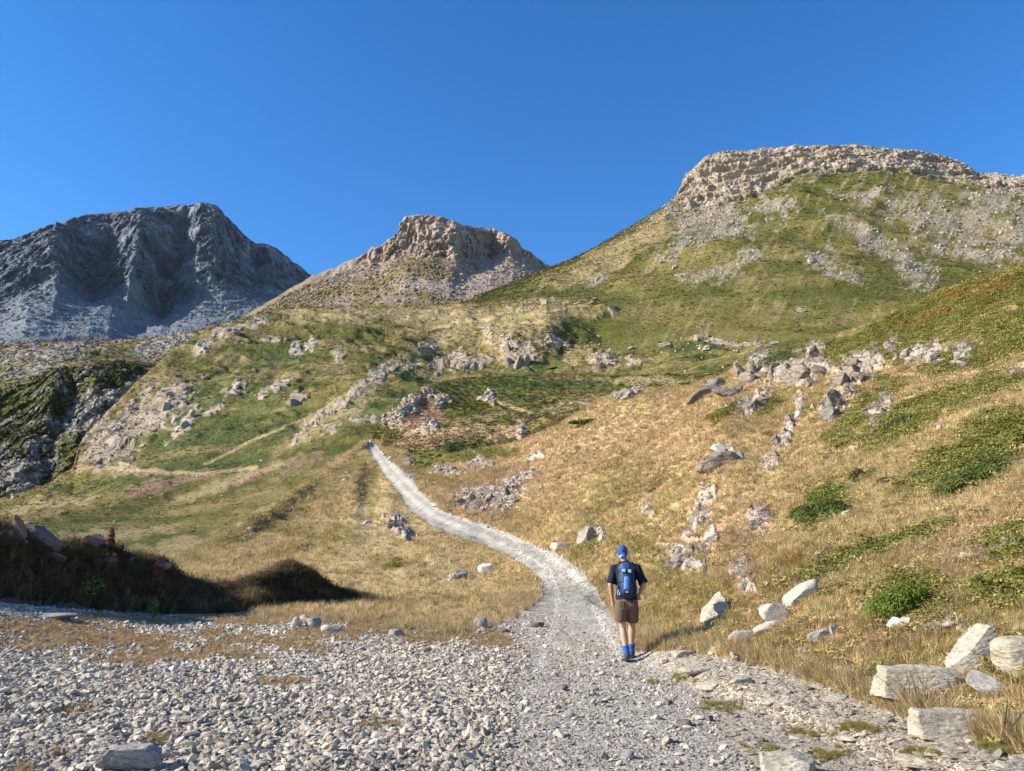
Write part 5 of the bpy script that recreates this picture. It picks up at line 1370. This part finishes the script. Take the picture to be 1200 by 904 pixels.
# clothes
fuse("shirt", [
    tube([(0, 0, .93), (0, 0, 1.0), (0, 0, 1.12), (0, -.005, 1.28), (0, 0, 1.40), (0, .01, 1.47), (0, .015, 1.525)], [(.185, .135), (.185, .135), (.165, .122), (.185, .135), (.205, .13), (.155, .10), (.07, .07)], 24),
    tube([shL + Vector((.05, 0, 0)), shL, lerp(shL, elL, .5), lerp(shL, elL, .86)], [.066, .078, .074, .078], 16),
    tube([shR + Vector((-.05, 0, 0)), shR, lerp(shR, elR, .5), lerp(shR, elR, .90)], [.066, .078, .074, .078], 16),
    tube([lerp(shL, elL, .78), lerp(shL, elL, .90)], [.086, .086], 16), tube([lerp(shR, elR, .82), lerp(shR, elR, .94)], [.086, .086], 16),
], .011, m_shirt, K, 3, (.007, 9, .6))
fuse("collar", [tube([(-.005, .02, 1.49), (-.008, .025, 1.535)], [(.085, .08), (.074, .072)], 18)], .009, m_shirt, K, 1)
fuse("shorts", [
    tube([(0, 0, .99), (0, 0, .93), (0, -.01, .86), (0, -.005, .80)], [(.165, .12), (.182, .135), (.19, .145), (.17, .12)], 24),
    tube([(-.09, 0, .90), (-.10, -.005, .78), (-.105, .01, .60)], [(.10, .12), (.108, .118), (.103, .105)], 18),
    tube([(.09, 0, .90), (.098, .06, .78), (.092, .14, .60)], [(.10, .12), (.108, .118), (.103, .105)], 18),
], .010, m_short, K, 3, (.007, 8, .7))
for nm, s_, side in (("back_pocket", -1, 0), ("back_pocket", 1, 0)):
    V, F = box(s_ * .085 - .045, s_ * .085 + .045, -.160, -.147, .83, .92)
    fuse(nm, [([tuple(v) for v in V], [tuple(f) for f in F])], .006, m_short, K, 2)
for ank, kn in ((ankL, kneL), (ankR, kneR)):
    fuse("gaiter", [tube([lerp(ank, kn, .30), lerp(ank, kn, .24), lerp(ank, kn, .1), ank + Vector((0, -.005, -.03))], [.056, .058, .054, .058], 16)], .008, m_sock, K, 2, (.004, 14, .5))
    b = fuse("boot", [tube([ank + Vector((0, -.01, .01)), ank + Vector((0, -.015, -.05))], [.056, .060], 14),
          tube([ank + Vector((0, -.065, -.062)), ank + Vector((0, .0, -.055)), ank + Vector((0, .09, -.070)), ank + Vector((0, .19, -.085))], [(.040, .035), (.050, .042), (.052, .034), (.036, .022)], 14)], .007, m_boot, K, 3)
    s0 = ank.z - .10
    V, F = tube([ank + Vector((0, -.085, -.094)), ank + Vector((0, -.04, -.096)), ank + Vector((0, .08, -.098)), ank + Vector((0, .20, -.100)), ank + Vector((0, .235, -.096))], [(.030, .012), (.048, .015), (.056, .014), (.046, .012), (.02, .01)], 12)
    fuse("sole", [(V, F)], .006, m_sole, K, 1).parent = b
# head scarf
fuse("headscarf", [ball(headc + Vector((0, -.006, .028)), (.094, .108, .105)),
     tube([headc + Vector((.0, -.09, .0)), headc + Vector((.035, -.125, -.03)), headc + Vector((.05, -.12, -.10))], [.026, .024, .012], 10)], .008, m_capb, K, 2, (.004, 14, .8))
fuse("scarf_band", [tube([headc + Vector((-.055, -.075, -.062)), headc + Vector((-.02, -.098, -.045)), headc + Vector((.02, -.10, -.018))], [.022, .028, .014], 10)], .006, m_capl, K, 1)
fuse("hair", [ball(headc + Vector((0, -.055, -.055)), (.052, .032, .034), 2)], .007, m_hair, K, 1)
# pack
pc = Vector((.008, -.225, 0))
def pv(x, y, z): return (pc.x + x, pc.y + y, z)
pk = tag(empty("backpack", (0, 0, 0)), "navy backpack with blue panels and a pale blue pocket on the hiker's back", "backpack")
hiker.scale = (.91, .96, 1.0); pk.scale = (.93, .96, 1.0)
pk.location = hiker.location; pk.rotation_euler = hiker.rotation_euler
fuse("pack_body", [tube([pv(0, .02, .99), pv(0, 0, 1.04), pv(0, -.01, 1.18), pv(0, 0, 1.34), pv(0, .01, 1.43)], [(.10, .07), (.135, .10), (.142, .115), (.132, .10), (.10, .075)], 20)], .010, m_pk, pk, 3, (.006, 8, .8))
fuse("lid", [tube([pv(0, -.01, 1.375), pv(0, -.01, 1.42), pv(0, .0, 1.475), pv(0, .01, 1.50)], [(.128, .11), (.137, .118), (.118, .10), (.07, .06)], 20)], .009, m_pk2, pk, 3, (.005, 10, .8))
fuse("front_panel", [tube([pv(0, -.105, 1.05), pv(0, -.115, 1.16), pv(0, -.105, 1.33)], [(.085, .03), (.088, .035), (.075, .03)], 16)], .008, m_pk2, pk, 2, (.004, 12, .6))
fuse("pale_pocket", [tube([pv(-.008, -.135, 1.10), pv(-.004, -.142, 1.12), pv(.006, -.142, 1.27), pv(.012, -.13, 1.30)], [(.042, .016), (.048, .022), (.046, .022), (.036, .016)], 14)], .006, m_pk3, pk, 2)
for x0, x1, z in ((-.075, -.01, 1.395), (.035, .085, 1.385)):
    V, F = box(pc.x + x0, pc.x + x1, pc.y - .136, pc.y - .120, z - .025, z + .022)
    fuse("logo_patch", [([tuple(v) for v in V], [tuple(f) for f in F])], .005, m_tagw, pk, 1)
for s_ in (-1, 1):
    fuse("side_pocket", [tube([pv(s_ * .135, -.01, 1.0), pv(s_ * .150, -.01, 1.08), pv(s_ * .142, -.01, 1.17)], [(.025, .06), (.032, .065), (.026, .06)], 14)], .008, m_pk, pk, 2)
    fuse("compression_strap", [tube([pv(s_ * .145, -.02, 1.20), pv(s_ * .12, -.095, 1.21), pv(s_ * .05, -.138, 1.23)], [.007, .007, .007], 8)], .005, m_strap, pk, 1)
    fuse("shoulder_strap", [tube([pv(s_ * .09, .09, 1.44), pv(s_ * .105, .19, 1.515), pv(s_ * .115, .30, 1.48), pv(s_ * .12, .36, 1.32), pv(s_ * .15, .30, 1.14), pv(s_ * .15, .15, 1.06)], [(.026, .009)] * 6, 10)], .007, m_strap, pk, 1)
fuse("hip_belt", [tube([pv(0, .04, 1.00), pv(0, .04, 1.06)], [(.165, .07), (.165, .07)], 24)], .009, m_strap, pk, 2)
V, F = box(pc.x - .05, pc.x + .055, pc.y - .135, pc.y - .10, 1.03, 1.09)
fuse("buckle_patch", [([tuple(v) for v in V], [tuple(f) for f in F])], .006, m_strap, pk, 1)
V, F = box(pc.x - .015, pc.x + .025, pc.y - .143, pc.y - .134, 1.055, 1.075)
fuse("brand_tag", [([tuple(v) for v in V], [tuple(f) for f in F])], .003, m_tagw, pk, 1)
fuse("hanging_clip", [tube([pv(-.13, -.09, 1.10), pv(-.15, -.10, 1.06), pv(-.145, -.10, 1.02), pv(-.12, -.10, 1.02), pv(-.115, -.095, 1.07)], [.009] * 5, 8)], .005, m_tagw, pk, 1)
print("done", round(time.time() - T0, 1))
# ------------------------------------------------------------------ the air
hz = bpy.data.materials.new("mountain_air"); hz.use_nodes = True
nt = hz.node_tree; nt.nodes.clear()
mo = nt.nodes.new("ShaderNodeOutputMaterial"); pv_ = nt.nodes.new("ShaderNodeVolumePrincipled")
pv_.inputs['Color'].default_value = (.62, .78, 1.0, 1); pv_.inputs['Density'].default_value = HAZE; pv_.inputs['Anisotropy'].default_value = .2
nt.links.new(pv_.outputs[0], mo.inputs['Volume'])
V, F = box(-5100, 5100, -5100, 5100, -275, 1700)
hzo = link("haze", mesh_np("haze", V, F, smooth=False), hz); hzo['kind'] = 'stuff'
